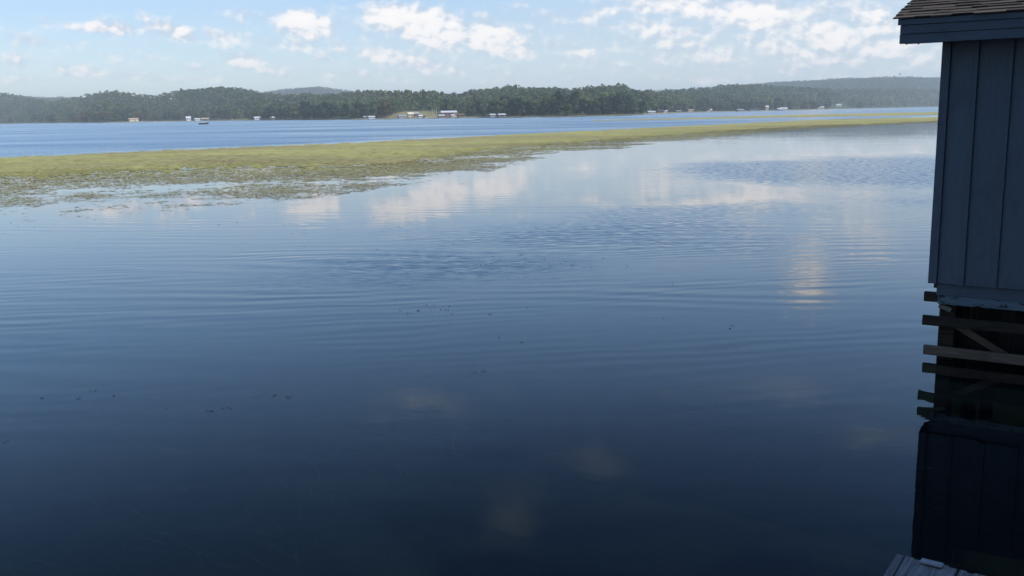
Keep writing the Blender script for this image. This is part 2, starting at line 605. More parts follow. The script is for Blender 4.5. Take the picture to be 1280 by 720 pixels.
def disc(z):
    v = np.stack([np.outer(rings[1:], np.sin(an)), np.outer(rings[1:], np.cos(an)), np.full((60, na), z)], -1).reshape(-1, 3)
    f = []
    for i in range(59):
        for j in range(na):
            k = (j + 1) % na
            f.append((i * na + j, i * na + k, (i + 1) * na + k, (i + 1) * na + j))
    v = np.vstack([v, [[0, 0, z]]])
    f += [(len(v) - 1, len(v) - 1 - 60 * na + (j + 1) % na, j, j) for j in range(0)]
    return v, np.array(f)


def water_mat():
    mt, N, o = material('lake_water')
    g = N.n('ShaderNodeNewGeometry')
    pos = g.outputs['Position']
    s = N.n('ShaderNodeSeparateXYZ')
    N.put(s.inputs[0], pos)
    X, Y = s.outputs[0], s.outputs[1]

    def patch(cx, cy, ax, ay, rot):
        ca, sa = math.cos(rot), math.sin(rot)
        dx, dy = N.m('SUBTRACT', X, cx), N.m('SUBTRACT', Y, cy)
        a = N.m('MULTIPLY', N.m('ADD', N.m('MULTIPLY', dx, ca), N.m('MULTIPLY', dy, sa)), 1 / ax)
        b = N.m('MULTIPLY', N.m('SUBTRACT', N.m('MULTIPLY', dy, ca), N.m('MULTIPLY', dx, sa)), 1 / ay)
        return N.m('EXPONENT', N.m('MULTIPLY', N.m('ADD', N.m('MULTIPLY', a, a), N.m('MULTIPLY', b, b)), -1.0))

    # gusts on the sheltered cove; open water beyond the weed bed is always ruffled
    wobble = N.m('MULTIPLY', N.m('SUBTRACT', N.noise(pos, .22, 5, .62), .5), 2.0)
    gust = None
    for (px, py, ax, ay, ro, st) in ((1045, 213, 6.5, 9, .2, 1.7), (1160, 207, 6, 10, 0, 1.4), (760, 290, 5.0, 4.5, 0, .55), (580, 325, 4.0, 3.0, 0, .50), (450, 350, 2.4, 1.6, 0, .42),
                                     (900, 262, 6, 3, 0, .45), (1150, 250, 4, 4, 0, .4)):
        c = ground(px, py)
        p = N.m('MULTIPLY', patch(c.x, c.y, ax, ay, ro), st)
        gust = p if gust is None else N.m('MAXIMUM', gust, p)
    gust = N.ss(N.m('ADD', gust, N.m('MULTIPLY', wobble, .45)), .10, .95)
    side = N.m('SUBTRACT', Y, N.m('ADD', N.m('MULTIPLY', X, 1.18), 128.0))
    openw = N.ss(N.m('ADD', side, N.m('MULTIPLY', wobble, 9.0)), -15.0, 8.0)
    streak = N.lin(N.noise(N.mapv(pos, (.012, .035, 0)), 1.0, 5, .65), .3, .7, .55, 1.35)
    # slopes of the surface: long smooth wavelets, small cat's-paw ripples
    dist = N.n('ShaderNodeVectorMath', operation='LENGTH')
    N.put(dist.inputs[0], pos)
    far = N.ss(dist.outputs['Value'], 12.0, 80.0)
    wv = N.n('ShaderNodeVectorMath', operation='ADD')
    N.put(wv.inputs[0], pos)
    wn = N.n('ShaderNodeVectorMath', operation='SCALE')
    N.put(wn.inputs[0], N.noise(pos, .35, 2, .5, 1))
    wn.inputs['Scale'].default_value = 1.6
    N.put(wv.inputs[1], wn.outputs[0])
    p2 = wv.outputs[0]
    swell = N.noise(N.mapv(p2, (.22, 1.25, 0)), 1.0, 2, .45)
    swell2 = N.noise(N.mapv(p2, (.7, 3.3, 0), (5, 2, 0)), 1.0, 2, .5)
    fine = N.noise(N.mapv(p2, (3.2, 10.0, 0), (1, 9, 0)), 1.0, 3, .6)
    fine_x = N.noise(N.mapv(p2, (3.4, 6.0, 0), (11, 3, 0)), 1.0, 3, .6)
    calm = N.ss(N.noise(pos, .09, 3, .5), .38, .62)
    amp = N.lin(calm, 0.0, 1.0, .005, .014)
    sy = N.m('MULTIPLY', N.m('SUBTRACT', swell, .5), amp)
    sy = N.m('ADD', sy, N.m('MULTIPLY', N.m('SUBTRACT', swell2, .5), N.m('MULTIPLY', amp, .8)))
    rip = N.m('ADD', N.m('ADD', .013, N.m('MULTIPLY', gust, .42)), N.m('MULTIPLY', openw, .26))
    # short parallel wavelets running in from the cove
    ph = N.m('ADD', N.m('MULTIPLY', Y, 9.5), N.m('ADD', N.m('MULTIPLY', X, 1.1), N.m('MULTIPLY', N.noise(N.mapv(pos, (.16, .40, 0)), 1.0, 2, .5), 15.0)))
    wl = N.m('MULTIPLY', N.m('SINE', ph), N.m('MULTIPLY', N.ss(N.noise(N.mapv(pos, (.10, .22, 0), (3, 3, 0)), 1.0, 3, .6), .42, .66), .013))
    ph2 = N.m('ADD', N.m('MULTIPLY', Y, 17.0), N.m('ADD', N.m('MULTIPLY', X, -2.5), N.m('MULTIPLY', N.noise(N.mapv(pos, (.3, .6, 0), (7, 1, 0)), 1.0, 2, .5), 17.0)))
    wl2 = N.m('MULTIPLY', N.m('SINE', ph2), N.m('MULTIPLY', N.ss(N.noise(N.mapv(pos, (.16, .25, 0), (9, 6, 0)), 1.0, 3, .6), .42, .66), .015))
    sy = N.m('ADD', sy, N.m('ADD', wl, wl2))
    lee = N.lin(N.ss(dist.outputs['Value'], 7.5, 15.5), 0.0, 1.0, .10, 1.0)
    lee = N.m('MULTIPLY', lee, N.lin(N.ss(dist.outputs['Value'], 17.0, 34.0), 0.0, 1.0, 1.0, .30))
    sy = N.m('MULTIPLY', sy, lee)
    sy = N.m('ADD', sy, N.m('MULTIPLY', N.m('SUBTRACT', fine, .5), rip))
    sx = N.m('MULTIPLY', N.m('SUBTRACT', fine_x, .5), N.m('MULTIPLY', rip, .6))
    # ruffled water seen flat on shows the faces that lean toward the viewer
    sy = N.m('SUBTRACT', sy, N.m('ADD', N.m('MULTIPLY', gust, .045), N.m('MULTIPLY', N.m('MULTIPLY', openw, streak), .084)))
    nv = N.n('ShaderNodeVectorMath', operation='NORMALIZE')
    N.put(nv.inputs[0], N.xyz(sx, sy, 1.0))
    nrm = nv.outputs[0]
    fr = N.n('ShaderNodeFresnel')
    fr.inputs[0].default_value = 1.33
    N.put(fr.inputs[1], nrm)
    gl = N.n('ShaderNodeBsdfGlossy')
    gl.inputs['Color'].default_value = col(1, 1, 1)
    N.put(gl.inputs['Roughness'], N.m('ADD', .015, N.m('ADD', N.m('MULTIPLY', gust, .02), N.m('MULTIPLY', openw, .12))))
    N.put(gl.inputs['Normal'], nrm)
    df = N.n('ShaderNodeBsdfDiffuse')
    df.inputs[0].default_value = col(.003, .007, .010)
    tr = N.n('ShaderNodeBsdfTransparent')
    tr.inputs[0].default_value = col(.28, .38, .40)
    body = N.n('ShaderNodeMixShader')
    body.inputs[0].default_value = .6
    N.t.links.new(df.outputs[0], body.inputs[1])
    N.t.links.new(tr.outputs[0], body.inputs[2])
    mx = N.n('ShaderNodeMixShader')
    cv = N.n('ShaderNodeFloatCurve')
    cu = cv.mapping.curves[0]
    cu.points[0].location = (0, 0)
    cu.points[1].location = (1, 1)
    for q_ in ((.05, .024), (.10, .064), (.20, .185), (.34, .355), (.60, .66)):
        cu.points.new(*q_)
    cv.mapping.update()
    N.put(cv.inputs['Value'], fr.outputs[0])
    N.put(mx.inputs[0], cv.outputs[0])
    N.t.links.new(body.outputs[0], mx.inputs[1])
    N.t.links.new(gl.outputs[0], mx.inputs[2])
    N.t.links.new(mx.outputs[0], o.inputs[0])
    return mt


def full_disc(z):
    v, f = disc(z)
    c = len(v) - 1
    inner = np.array([(c, j, (j + 1) % na) for j in range(na)])
    return v, f, inner


def disc_object(name, z, mat):
    v, f, inner = full_disc(z)
    me = bpy.data.meshes.new(name)
    # face winding so that normals look up
    faces = [tuple(int(i) for i in reversed(q)) for q in f] + [tuple(int(i) for i in reversed(q)) for q in inner]
    me.from_pydata([tuple(p) for p in v], [], faces)
    bm = bmesh.new()
    bm.from_mesh(me)
    bmesh.ops.recalc_face_normals(bm, faces=bm.faces)
    if sum(fc.normal.z for fc in bm.faces) < 0:
        bmesh.ops.reverse_faces(bm, faces=bm.faces)
    bm.to_mesh(me)
    bm.free()
    me.materials.append(mat)
    return tag(link(name, me), kind='structure')


disc_object('water', 0.0, water_mat())


def bed_mat():
    mt, N, o = material('lake_bed_mud')
    g = N.n('ShaderNodeNewGeometry')
    n1 = N.noise(g.outputs['Position'], .9, 5, .65)
    c = N.mix(N.ss(n1, .4, .7), col(.020, .024, .018), col(.060, .060, .036))
    principled(N, o, c, 1.0)
    return mt


disc_object('lake_bed', -1.9, bed_mat())

# ------------------------------------------------------------------ water weed
FAR_E = prof([(-250, 206), (0, 197), (200, 188), (425, 179), (640, 168), (855, 157.5), (1000, 150.5), (1100, 147.6), (1180, 146), (1350, 143.5)])
NEAR_E = prof([(-250, 236), (0, 229), (80, 227), (140, 222), (300, 216), (425, 218), (500, 213), (560, 203), (640, 189), (700, 184), (850, 170.5), (1000, 161), (1180, 152.5), (1350, 146)])
BROK_E = prof([(-250, 275), (0, 272), (60, 270), (130, 264), (200, 259), (300, 253), (400, 243), (520, 226), (600, 214), (700, 192), (800, 182), (900, 173), (1000, 162.5), (1180, 153), (1350, 146.2)])
STRIP = [(prof([(740, 150.3), (850, 147.6), (1000, 143.3), (1180, 139.6), (1350, 136.5)]), prof([(740, 151), (850, 149.2), (1000, 146.4), (1180, 143.2), (1350, 139.4)])),
         ]


def weed_mat():
    mt, N, o = material('water_weed')
    g = N.n('ShaderNodeNewGeometry')
    a = N.n('ShaderNodeAttribute', attribute_name='tint')
    n1 = N.noise(N.mapv(g.outputs['Position'], (.035, .05, .05)), 1.0, 5, .62)
    n2 = N.noise(g.outputs['Position'], .9, 4, .6)
    c = N.mix(N.ss(n1, .36, .62), col(.330, .280, .105), col(.420, .400, .105))
    n3 = N.noise(N.mapv(g.outputs['Position'], (.25, .5, .5)), 1.0, 6, .7)
    c = N.mix(N.m('MULTIPLY', N.ss(n3, .42, .66), .5), c, col(.270, .230, .100))
    c = N.mix(N.m('MULTIPLY', N.ss(n2, .45, .75), .4), c, col(.290, .275, .100))
    c = N.mix(a.outputs['Fac'], col(.300, .285, .185), c)
    pw = principled(N, o, c, .65, None, .28)
    tw = N.n('ShaderNodeBsdfTranslucent')
    N.put(tw.inputs[0], c)
    mw = N.n('ShaderNodeMixShader')
    mw.inputs[0].default_value = .10
    N.t.links.new(pw.outputs[0], mw.inputs[1])
    N.t.links.new(tw.outputs[0], mw.inputs[2])
    N.t.links.new(mw.outputs[0], o.inputs[0])
    return mt


M_WEED = weed_mat()


def fbm(x, y, octaves=4, seed=0.0):
    out = np.zeros(len(x))
    for i in range(len(x)):
        out[i] = mnoise.fractal((x[i], y[i], seed), 1.0, 2.0, octaves)
    return out


def sheet_strip(far, near, x0, x1, name, rows=7):
    xs = np.arange(x0, x1, 1.5)
    nf = np.array([mnoise.fractal((x * .05, 3.1, 0), 1, 2, 4) for x in xs])
    nn = np.array([mnoise.fractal((x * .05, 8.7, 0), 1, 2, 5) for x in xs])
    yf, yn = np.interp(xs, *far), np.interp(xs, *near)
    th = yn - yf
    yf = yf + nf * th * .05
    yn = yn + nn * th * .16
    P = []
    for k in range(rows):
        ys = yf + (yn - yf) * (k / (rows - 1))
        for x, y in zip(xs, ys):
            g = ground(x, y, .03)
            P.append((g.x, g.y, .012 + .02 * (0 < k < rows - 1)))
    n = len(xs)
    Fc = [(k * n + i, k * n + i + 1, (k + 1) * n + i + 1, (k + 1) * n + i) for k in range(rows - 1) for i in range(n - 1)]
    return np.array(P), np.array(Fc)


def tufts(px, py, tint, scale, base_z=0.0):
    """each tuft: five small leaf blades breaking the surface"""
    n = len(px)
    D = np.array([ray(a, b) for a, b in zip(px, py)])
    t = -EYE / D[:, 2]
    gx, gy = D[:, 0] * t, D[:, 1] * t
    nl = 5
    vs = np.zeros((n, nl, 4, 3))
    for k in range(nl):
        a = rng.uniform(0, 2 * np.pi, n)
        ox, oy = rng.normal(0, .12, n) * scale, rng.normal(0, .16, n) * scale
        ln, w = rng.uniform(.10, .26, n) * scale, rng.uniform(.025, .06, n) * scale
        lift = rng.uniform(.001, .007, n)
        dx, dy = np.cos(a), np.sin(a)
        bx, by = gx + ox, gy + oy
        for c, (s, e, z) in enumerate(((-.5, -1, 0), (-.5, 1, 0), (.5, 1, 1), (.5, -1, 1))):
            vs[:, k, c, 0] = bx + dx * ln * s - dy * w * e
            vs[:, k, c, 1] = by + dy * ln * s + dx * w * e
            vs[:, k, c, 2] = .006 + base_z + .0015 * k + lift * z
    v = vs.reshape(-1, 3)
    f = np.arange(n * nl * 4).reshape(-1, 4)
    return v, f, np.repeat(tint, nl * 4)


def weed_object(name, parts, label):
    vs, fs, ts, o = [], [], [], 0
    for v, f, t in parts:
        vs.append(v)
        fs.append(f + o)
        ts.append(t)
        o += len(v)
    me = np_mesh(name, np.vstack(vs), np.vstack(fs), M_WEED)
    at = me.attributes.new('tint', 'FLOAT', 'POINT')
    at.data.foreach_set('value', np.concatenate(ts).astype(np.float32))
    return tag(link(name, me), label, 'water weed', None, 'stuff')


# main bed: closed mat, then breaking up into clumps toward the near side
INNER_E = (NEAR_E[0], NEAR_E[1] - .26 * (NEAR_E[1] - np.interp(NEAR_E[0], *FAR_E)))
sv, sf = sheet_strip(FAR_E, INNER_E, -240, 1340, 'bed')
parts = [(sv, sf, np.full(len(sv), 1.0))]
n = 5000
x = rng.uniform(-200, 1320, n)
yf, yb = np.interp(x, *FAR_E), np.interp(x, *NEAR_E)
u = rng.uniform(-.04, 1.04, n)
y = yf + u * (yb - yf)
parts.append(tufts(x, y, np.clip(rng.normal(.95, .2, n), 0, 1), np.clip(1 + (200 - y) / 60, .8, 2.0), .03))
n = 110000
x = rng.uniform(-200, 1180, n)
yn, yb = np.interp(x, *INNER_E), np.interp(x, *BROK_E)
u = np.where(rng.uniform(0, 1, n) < .3, rng.uniform(-1.2, 0, n), rng.uniform(0, 1.12, n))
span = np.where(u < 0, yn - np.interp(x, *FAR_E), yb - yn)
y = yn + u * np.where(u < 0, span / 1.3, span)
D = np.array([ray(a, b) for a, b in zip(x, y)])
tpar = -EYE / D[:, 2]
wx, wy = D[:, 0] * tpar, D[:, 1] * tpar
pn = fbm(wx * .10, wy * .13, 5, 2.0) * .75 + fbm(wx * .6, wy * .8, 3, 5.0) * .35
prob = np.clip(1.0 + pn * 1.5 - 1.0 * np.clip(u, 0, 2) ** 1.8, .008, .93)
prob = np.where(u < 0, np.clip(1 + u, .05, 1) ** 2 * np.clip(.75 + pn * 1.4, .1, 1), prob)
keep = rng.uniform(0, 1, n) < prob
parts.append(tufts(x[keep], y[keep], np.clip(rng.normal(.95, .2, keep.sum()) - .85 * np.clip(u[keep], 0, 2), 0, 1), np.clip(.42 + (240 - y[keep]) / 130, .38, 1.4), np.where(u[keep] < .04, .03, 0.0)))
weed_object('water_weed_bed', parts, 'broad olive green bed of water weed stretching across the lake')
# thin strips farther out
for (fa, ne) in STRIP:
    sv, sf = sheet_strip(fa, ne, 742, 1345, 'strip', 4)
    n = 5000
    x = rng.uniform(745, 1340, n)
    a, b = np.interp(x, *fa), np.interp(x, *ne)
    y = a + rng.uniform(-.1, 1.1, n) * (b - a)
    weed_object('water_weed_strip', [(sv, sf, np.ones(len(sv))), tufts(x, y, np.clip(rng.normal(.8, .25, n), 0, 1), np.full(n, 2.0))],
                'thin far strip of yellow green water weed beyond the main bed')

# loose floating scraps close by
M_SCRAP = plain('dead_weed', (.045, .04, .025), .9)
mb = MB()
for (cx, cy, sp, k) in ((545, 385, 26, 16), (345, 495, 20, 8), (690, 325, 45, 22), (600, 466, 10, 5), (270, 510, 30, 8), (780, 300, 60, 20), (90, 497, 30, 7),
                        (880, 412, 40, 6), (490, 305, 60, 18), (640, 330, 80, 26), (330, 268, 110, 40), (30, 285, 60, 20), (5, 552, 6, 3), (700, 408, 80, 8)):
    for i in range(max(2, int(k * .7))):
        p = ground(random.gauss(cx, sp), random.gauss(cy, sp * .16), 0)
        for j in range(2):
            a = random.uniform(0, 6.28)
            l = random.uniform(.004, .020)
            d = Vector((math.cos(a), math.sin(a), 0)) * l
            q_ = p + Vector((random.uniform(-.03, .03), random.uniform(-.03, .03), .006))
            mb.bar(q_ - d, q_ + d, random.uniform(.002, .005), .004)
tag(mb.build('floating_scraps', M_SCRAP), 'small dark scraps of dead weed floating on the calm water', 'floating weed', None, 'stuff')

# drowned weed showing through the dark water by the dock
M_DROWN = plain('drowned_weed', (.13, .14, .075), .9)
vs, fs = [], []
for i in range(1500):
    cx, cy = random.uniform(-3.5, 4.0), random.uniform(4.2, 12)
    if mnoise.fractal((cx * .5, cy * .5, 1), 1, 2, 3) < -.05:
        continue
    z = random.uniform(-.8, -.12)
    a = random.gauss(1.9, .7)
    L = random.uniform(.15, .6)
    w = random.uniform(.002, .006)
    bend = random.uniform(-.9, .9)
    pts = []
    p = Vector((cx, cy, z))
    for s_ in range(5):
        pts.append(p.copy())
        p = p + Vector((math.cos(a), math.sin(a) * .6, random.uniform(.0, .25))) * (L / 4)
        a += bend / 4
    b0 = len(vs)
    for k, p in enumerate(pts):
        ww = w * (1 - k * .18)
        vs += [(p.x - ww, p.y, p.z), (p.x + ww, p.y + ww, p.z + ww)]
    fs += [(b0 + 2 * k, b0 + 2 * k + 1, b0 + 2 * k + 3, b0 + 2 * k + 2) for k in range(4)]
me = bpy.data.meshes.new('drowned_weed')
me.from_pydata(vs, [], fs)
me.materials.append(M_DROWN)
tag(link('drowned_weed', me), 'faint strands of drowned weed under the dark near water', 'water weed', None, 'stuff')


# ------------------------------------------------------------------ trees
def crown_variant(seed, kind, quads, lumps):
    """leaf clumps spread through an uneven crown; unit height 1, base of trunk at 0"""
    r = np.random.default_rng(seed)
    vs, fs = [], []
    cs = []
    for k in range(lumps):
        if kind == 'pine':
            z = r.uniform(.35, .97)
            rr = .22 * (1.05 - z) / .6 + .04
            a = r.uniform(0, 6.28)
            cs.append((math.cos(a) * rr * .7, math.sin(a) * rr * .7, z, .07 + rr * .45))
        else:
            z = r.uniform(.22, .86)
            rr = .34 * math.sqrt(max(.05, 1 - ((z - .52) / .5) ** 2))
            a = r.uniform(0, 6.28)
            cs.append((math.cos(a) * rr * .72, math.sin(a) * rr * .72, z, r.uniform(.12, .2)))
    per = max(1, quads // lumps)
    for (cx, cy, cz, cr) in cs:
        for k in range(per):
            d = r.normal(0, 1, 3)
            d /= np.linalg.norm(d)
            p = np.array([cx, cy, cz]) + d * cr * r.uniform(.55, 1.05) * np.array([1, 1, .8])
            nrm = d + r.normal(0, .45, 3)
            nrm /= np.linalg.norm(nrm)
            t = np.cross(nrm, r.normal(0, 1, 3))
            t /= np.linalg.norm(t)
            b = np.cross(nrm, t)
            s = cr * r.uniform(.35, .7)
            o = len(vs)
            for (e, f_) in ((-1, -.6), (.2, -1), (1, .3), (-.3, 1)):
                vs.append(p + (t * e + b * f_) * s)
            fs.append((o, o + 1, o + 2, o + 3))
    return np.array(vs), np.array(fs)


# positions on the hills
tb, tr_ = [], []
r_hi = 4700.0
b = None
for band, (fr, to, sp) in {'main': (0, 1.0, None)}.items():
    pass
cols_b = np.arange(-34, 40, .42)
P = []
r = 560.0
while r < 4600:
    sp = max(7.6, min(r / 165.0, 11.5))
    db = math.degrees(sp / r)
    bb = np.arange(-33, 38, db)
    bb = bb + rng.uniform(-.45, .45, len(bb)) * db
    rr = r + rng.uniform(-.5, .5, len(bb)) * sp * 1.25
    P.append(np.stack([bb, rr], -1))
    r += sp * 1.25
P = np.vstack(P)
b_, r_ = P[:, 0], P[:, 1]
rs_, rr_, rf_ = rshore(b_), rridge(b_), rfar(b_)
px_ = b2px(b_)
ok = (r_ > rs_ + 5) & ((r_ < rr_ + 60) | ((r_ > rf_ - 750) & (r_ < rf_ + 80)))
for (x0, x1, dep) in LAWNS:
    ok &= ~((px_ > x0) & (px_ < x1) & (r_ < rs_ + dep + 10 * np.sin(px_)))
b_, r_, rs_, rr_, px_ = b_[ok], r_[ok], rs_[ok], rr_[ok], px_[ok]
# drop trees that stand hidden in the valley behind the first ridge
h_ = terrain_h(b_, r_)
ang = (h_ + 14 - EYE) / r_
top = (horizon_y(px_) - np.interp(px_, *SKYL)) / F
vis = (r_ < rr_ + 60) | (ang > top - .002)
b_, r_, rs_, rr_, px_, h_ = [a[vis] for a in (b_, r_, rs_, rr_, px_, h_)]
tx, ty = r_ * np.sin(np.radians(b_)), r_ * np.cos(np.radians(b_))
th = rng.uniform(9.0, 13.2, len(b_)) * (1 + .12 * np.sin(px_ * .09 + r_ * .02))
th = np.where(r_ > rr_ + 300, th * 1.05, th)
tint = np.clip(rng.beta(1.3, 1.5, len(b_)) + .10 * np.sin(px_ * .031 + r_ * .006), 0, .9)
front = (r_ - rs_) < 45
autumn = (rng.uniform(0, 1, len(b_)) < np.where(front & (px_ < 420), .10, .02))
tint = np.where(autumn, rng.uniform(.88, 1.0, len(b_)), tint)
dark = ((px_ > 376) & (px_ < 425) & (r_ < rs_ + 60)) | ((px_ > 640) & (px_ < 805) & (r_ < rs_ + 70) & (rng.uniform(0, 1, len(b_)) < .8))
tint = np.where(dark, tint * .25, tint)
kindp = rng.uniform(0, 1, len(b_)) < .35
inview = (px_ > 2) & (px_ < 1168) & front
order = np.argsort(-(np.where(inview, th / r_, 0)))
single = np.zeros(len(b_), bool)
single[order[:280]] = True
th = np.where(single, th * rng.uniform(.72, 1.2, len(th)), th)
print('trees', len(b_), 'front', front.sum())

# the mass of the woods
rest = np.where(~single)[0]
vars_ = [crown_variant(100 + k, 'pine' if k < 3 else 'leaf', 34, 6 if k < 3 else 7) for k in range(8)]
vs, fs, ts, off = [], [], [], 0
choice = np.where(kindp, rng.integers(0, 3, len(b_)), rng.integers(3, 8, len(b_)))
for k, (vv_, ff_) in enumerate(vars_):
    idx = rest[choice[rest] == k]
    a = rng.uniform(0, 2 * np.pi, len(idx))
    sz = th[idx]
    wd = sz * rng.uniform(.95, 1.45, len(idx))
    ca, sa = np.cos(a), np.sin(a)
    X = (vv_[None, :, 0] * ca[:, None] - vv_[None, :, 1] * sa[:, None]) * wd[:, None] + tx[idx][:, None]
    Y = (vv_[None, :, 0] * sa[:, None] + vv_[None, :, 1] * ca[:, None]) * wd[:, None] + ty[idx][:, None]
    Z = vv_[None, :, 2] * sz[:, None] + h_[idx][:, None] - .6
    vs.append(np.stack([X, Y, Z], -1).reshape(-1, 3))
    nv = len(vv_)
    fs.append((ff_[None] + (np.arange(len(idx)) * nv)[:, None, None]).reshape(-1, 4) + off)
    ts.append(np.repeat(tint[idx], nv))
    off += nv * len(idx)
me = np_mesh('woods', np.vstack(vs), np.vstack(fs), M_FOREST)
at = me.attributes.new('tint', 'FLOAT', 'POINT')
at.data.foreach_set('value', np.concatenate(ts).astype(np.float32))
tag(link('woods', me), 'dense mixed woods covering the low hills across the lake', 'woods', None, 'stuff')
print('woods tris', sum(len(f) for f in fs) * 2)


# single trees along the shore
def tree_leaf_mat(name, stops):
    mt, N, o = material(name)
    r = N.n('ShaderNodeObjectInfo').outputs['Random']
    g = N.n('ShaderNodeNewGeometry')
    c = N.mix(r, col(*stops[0]), col(*stops[1]))
    nz = N.noise(g.outputs['Position'], .6, 3, .6)
    c = N.mix(N.ss(nz, .35, .7), c, N.mix(.5, c, col(*stops[2])))
    d = N.n('ShaderNodeBsdfDiffuse')
    t = N.n('ShaderNodeBsdfTranslucent')
    N.put(d.inputs[0], c)
    N.put(t.inputs[0], c)
    mx = N.n('ShaderNodeMixShader')
    mx.inputs[0].default_value = .3
    N.t.links.new(d.outputs[0], mx.inputs[1])
    N.t.links.new(t.outputs[0], mx.inputs[2])
    N.t.links.new(mx.outputs[0], o.inputs[0])
    return mt


L_DARK = tree_leaf_mat('dark_leaves', ((.026, .044, .030), (.044, .064, .038), (.065, .085, .042)))
L_GREEN = tree_leaf_mat('green_leaves', ((.055, .078, .038), (.095, .115, .050), (.12, .13, .055)))
L_AUTUMN = tree_leaf_mat('turning_leaves', ((.10, .085, .03), (.14, .085, .035), (.09, .09, .03)))


def trunk_mesh(seed, kind, mat):
    r = random.Random(seed)
    m_ = MB()
    topz = .9 if kind == 'pine' else .7
    m_.cyl((0, 0, -.05), (0, 0, topz * .5), .024, .017, 7).cyl((0, 0, topz * .5), (r.uniform(-.02, .02), 0, topz), .017, .006, 6)
    for k in range(5):
        a = r.uniform(0, 6.28)
        z = r.uniform(.3, .6)
        m_.cyl((0, 0, z), (math.cos(a) * .2, math.sin(a) * .2, z + .12), .009, .003, 5)
    return m_.mesh('trunk', mat)


protos = {}
for kind in ('pine', 'leaf'):
    for k in range(5):
        v, f = crown_variant(300 + k + (50 if kind == 'pine' else 0), kind, 300, 13 if kind == 'pine' else 16)
        base = {}
        for nm, mt in (('dark', L_DARK), ('green', L_GREEN), ('autumn', L_AUTUMN)):
            base[nm] = np_mesh('crown', v, f, mt)
        protos[(kind, k)] = (base, trunk_mesh(k, kind, M_BARK))
LANDMARKS = [(20, 'the left edge of the far shore'), (75, 'the dip in the left hills'), (166, 'the low tan house at far left'), (235, 'the tall narrow white boathouse'), (272, 'the pale lawn at left'),
             (321, 'the boathouse by the umbrella shelter'), (341, 'the umbrella shaped shelter'), (400, 'the dark grove left of the middle'), (464, 'the lone small white boathouse'), (513, 'the cream house on the lawn'),
             (561, 'the large house with long white roof'), (621, 'the open white roofed boathouse'), (665, 'the left shoulder of the wooded point'), (715, 'the middle of the dark wooded point'),
             (765, 'the crest of the dark wooded point'), (814, 'the white boathouse at the point'), (863, 'the small cream house on the right shore'), (925, 'the long grey boathouse'),
             (958, 'the cream lookout tower'), (1025, 'the low white roofed house at right'), (1100, 'the right end of the far shore')]
for i in order[:280]:
    kind = 'pine' if kindp[i] else 'leaf'
    tone = 'autumn' if tint[i] > .87 else ('dark' if tint[i] < .3 else 'green')
    base, trk = protos[(kind, random.randrange(5))]
    t = empty('pine_tree' if kind == 'pine' else 'broadleaf_tree', (tx[i], ty[i], h_[i] - .3), random.uniform(0, 6.28))
    w = th[i] * random.uniform(.85, 1.2)
    t.scale = (w, w, th[i])
    link('crown', base[tone], t)
    link('trunk', trk, t)
    ton = {'dark': 'dark green', 'green': 'mid green', 'autumn': 'yellow brown'}[tone]
    size = 'tall ' if th[i] > 12.3 else ('low ' if th[i] < 10 else '')
    form = size + ton + (' pine' if kind == 'pine' else ' broadleaf tree')
    lm = min(LANDMARKS, key=lambda q: abs(q[0] - px_[i]))
    dx = px_[i] - lm[0]
    side = 'behind' if abs(dx) < 5 else ('close left of' if -22 < dx < 0 else 'close right of' if 0 < dx < 22 else 'well left of' if dx < 0 else 'well right of')
    tag(t, form + ' ' + side + ' ' + lm[1], 'tree', form + 's ' + side + ' ' + lm[1])


# ------------------------------------------------------------------ buildings and docks on the far shore
def spot(px, depth):
    """a place on the far shore: bearing of px, depth metres inland (negative: over the water)"""
    b = px_bearing(px)
    r = float(rshore(np.array(b))) + depth
    z = max(0.0, float(terrain_h(np.array(b), np.array(r)))) if depth > -2 else 0.0
    return Vector((r * math.sin(rad(b)), r * math.cos(rad(b)), z)), r, -rad(b)


def gable(mb_, w, d, z0, z1, ov):
    """gable roof, ridge along x"""
    t = .25
    mb_.hexa([(-w / 2 - ov, -d / 2 - ov, z0), (w / 2 + ov, -d / 2 - ov, z0), (w / 2 + ov, 0, z1), (-w / 2 - ov, 0, z1),
              (-w / 2 - ov, -d / 2 - ov, z0 + t), (w / 2 + ov, -d / 2 - ov, z0 + t), (w / 2 + ov, 0, z1 + t), (-w / 2 - ov, 0, z1 + t)])
    mb_.hexa([(-w / 2 - ov, 0, z1), (w / 2 + ov, 0, z1), (w / 2 + ov, d / 2 + ov, z0), (-w / 2 - ov, d / 2 + ov, z0),
              (-w / 2 - ov, 0, z1 + t), (w / 2 + ov, 0, z1 + t), (w / 2 + ov, d / 2 + ov, z0 + t), (-w / 2 - ov, d / 2 + ov, z0 + t)])
    return mb_


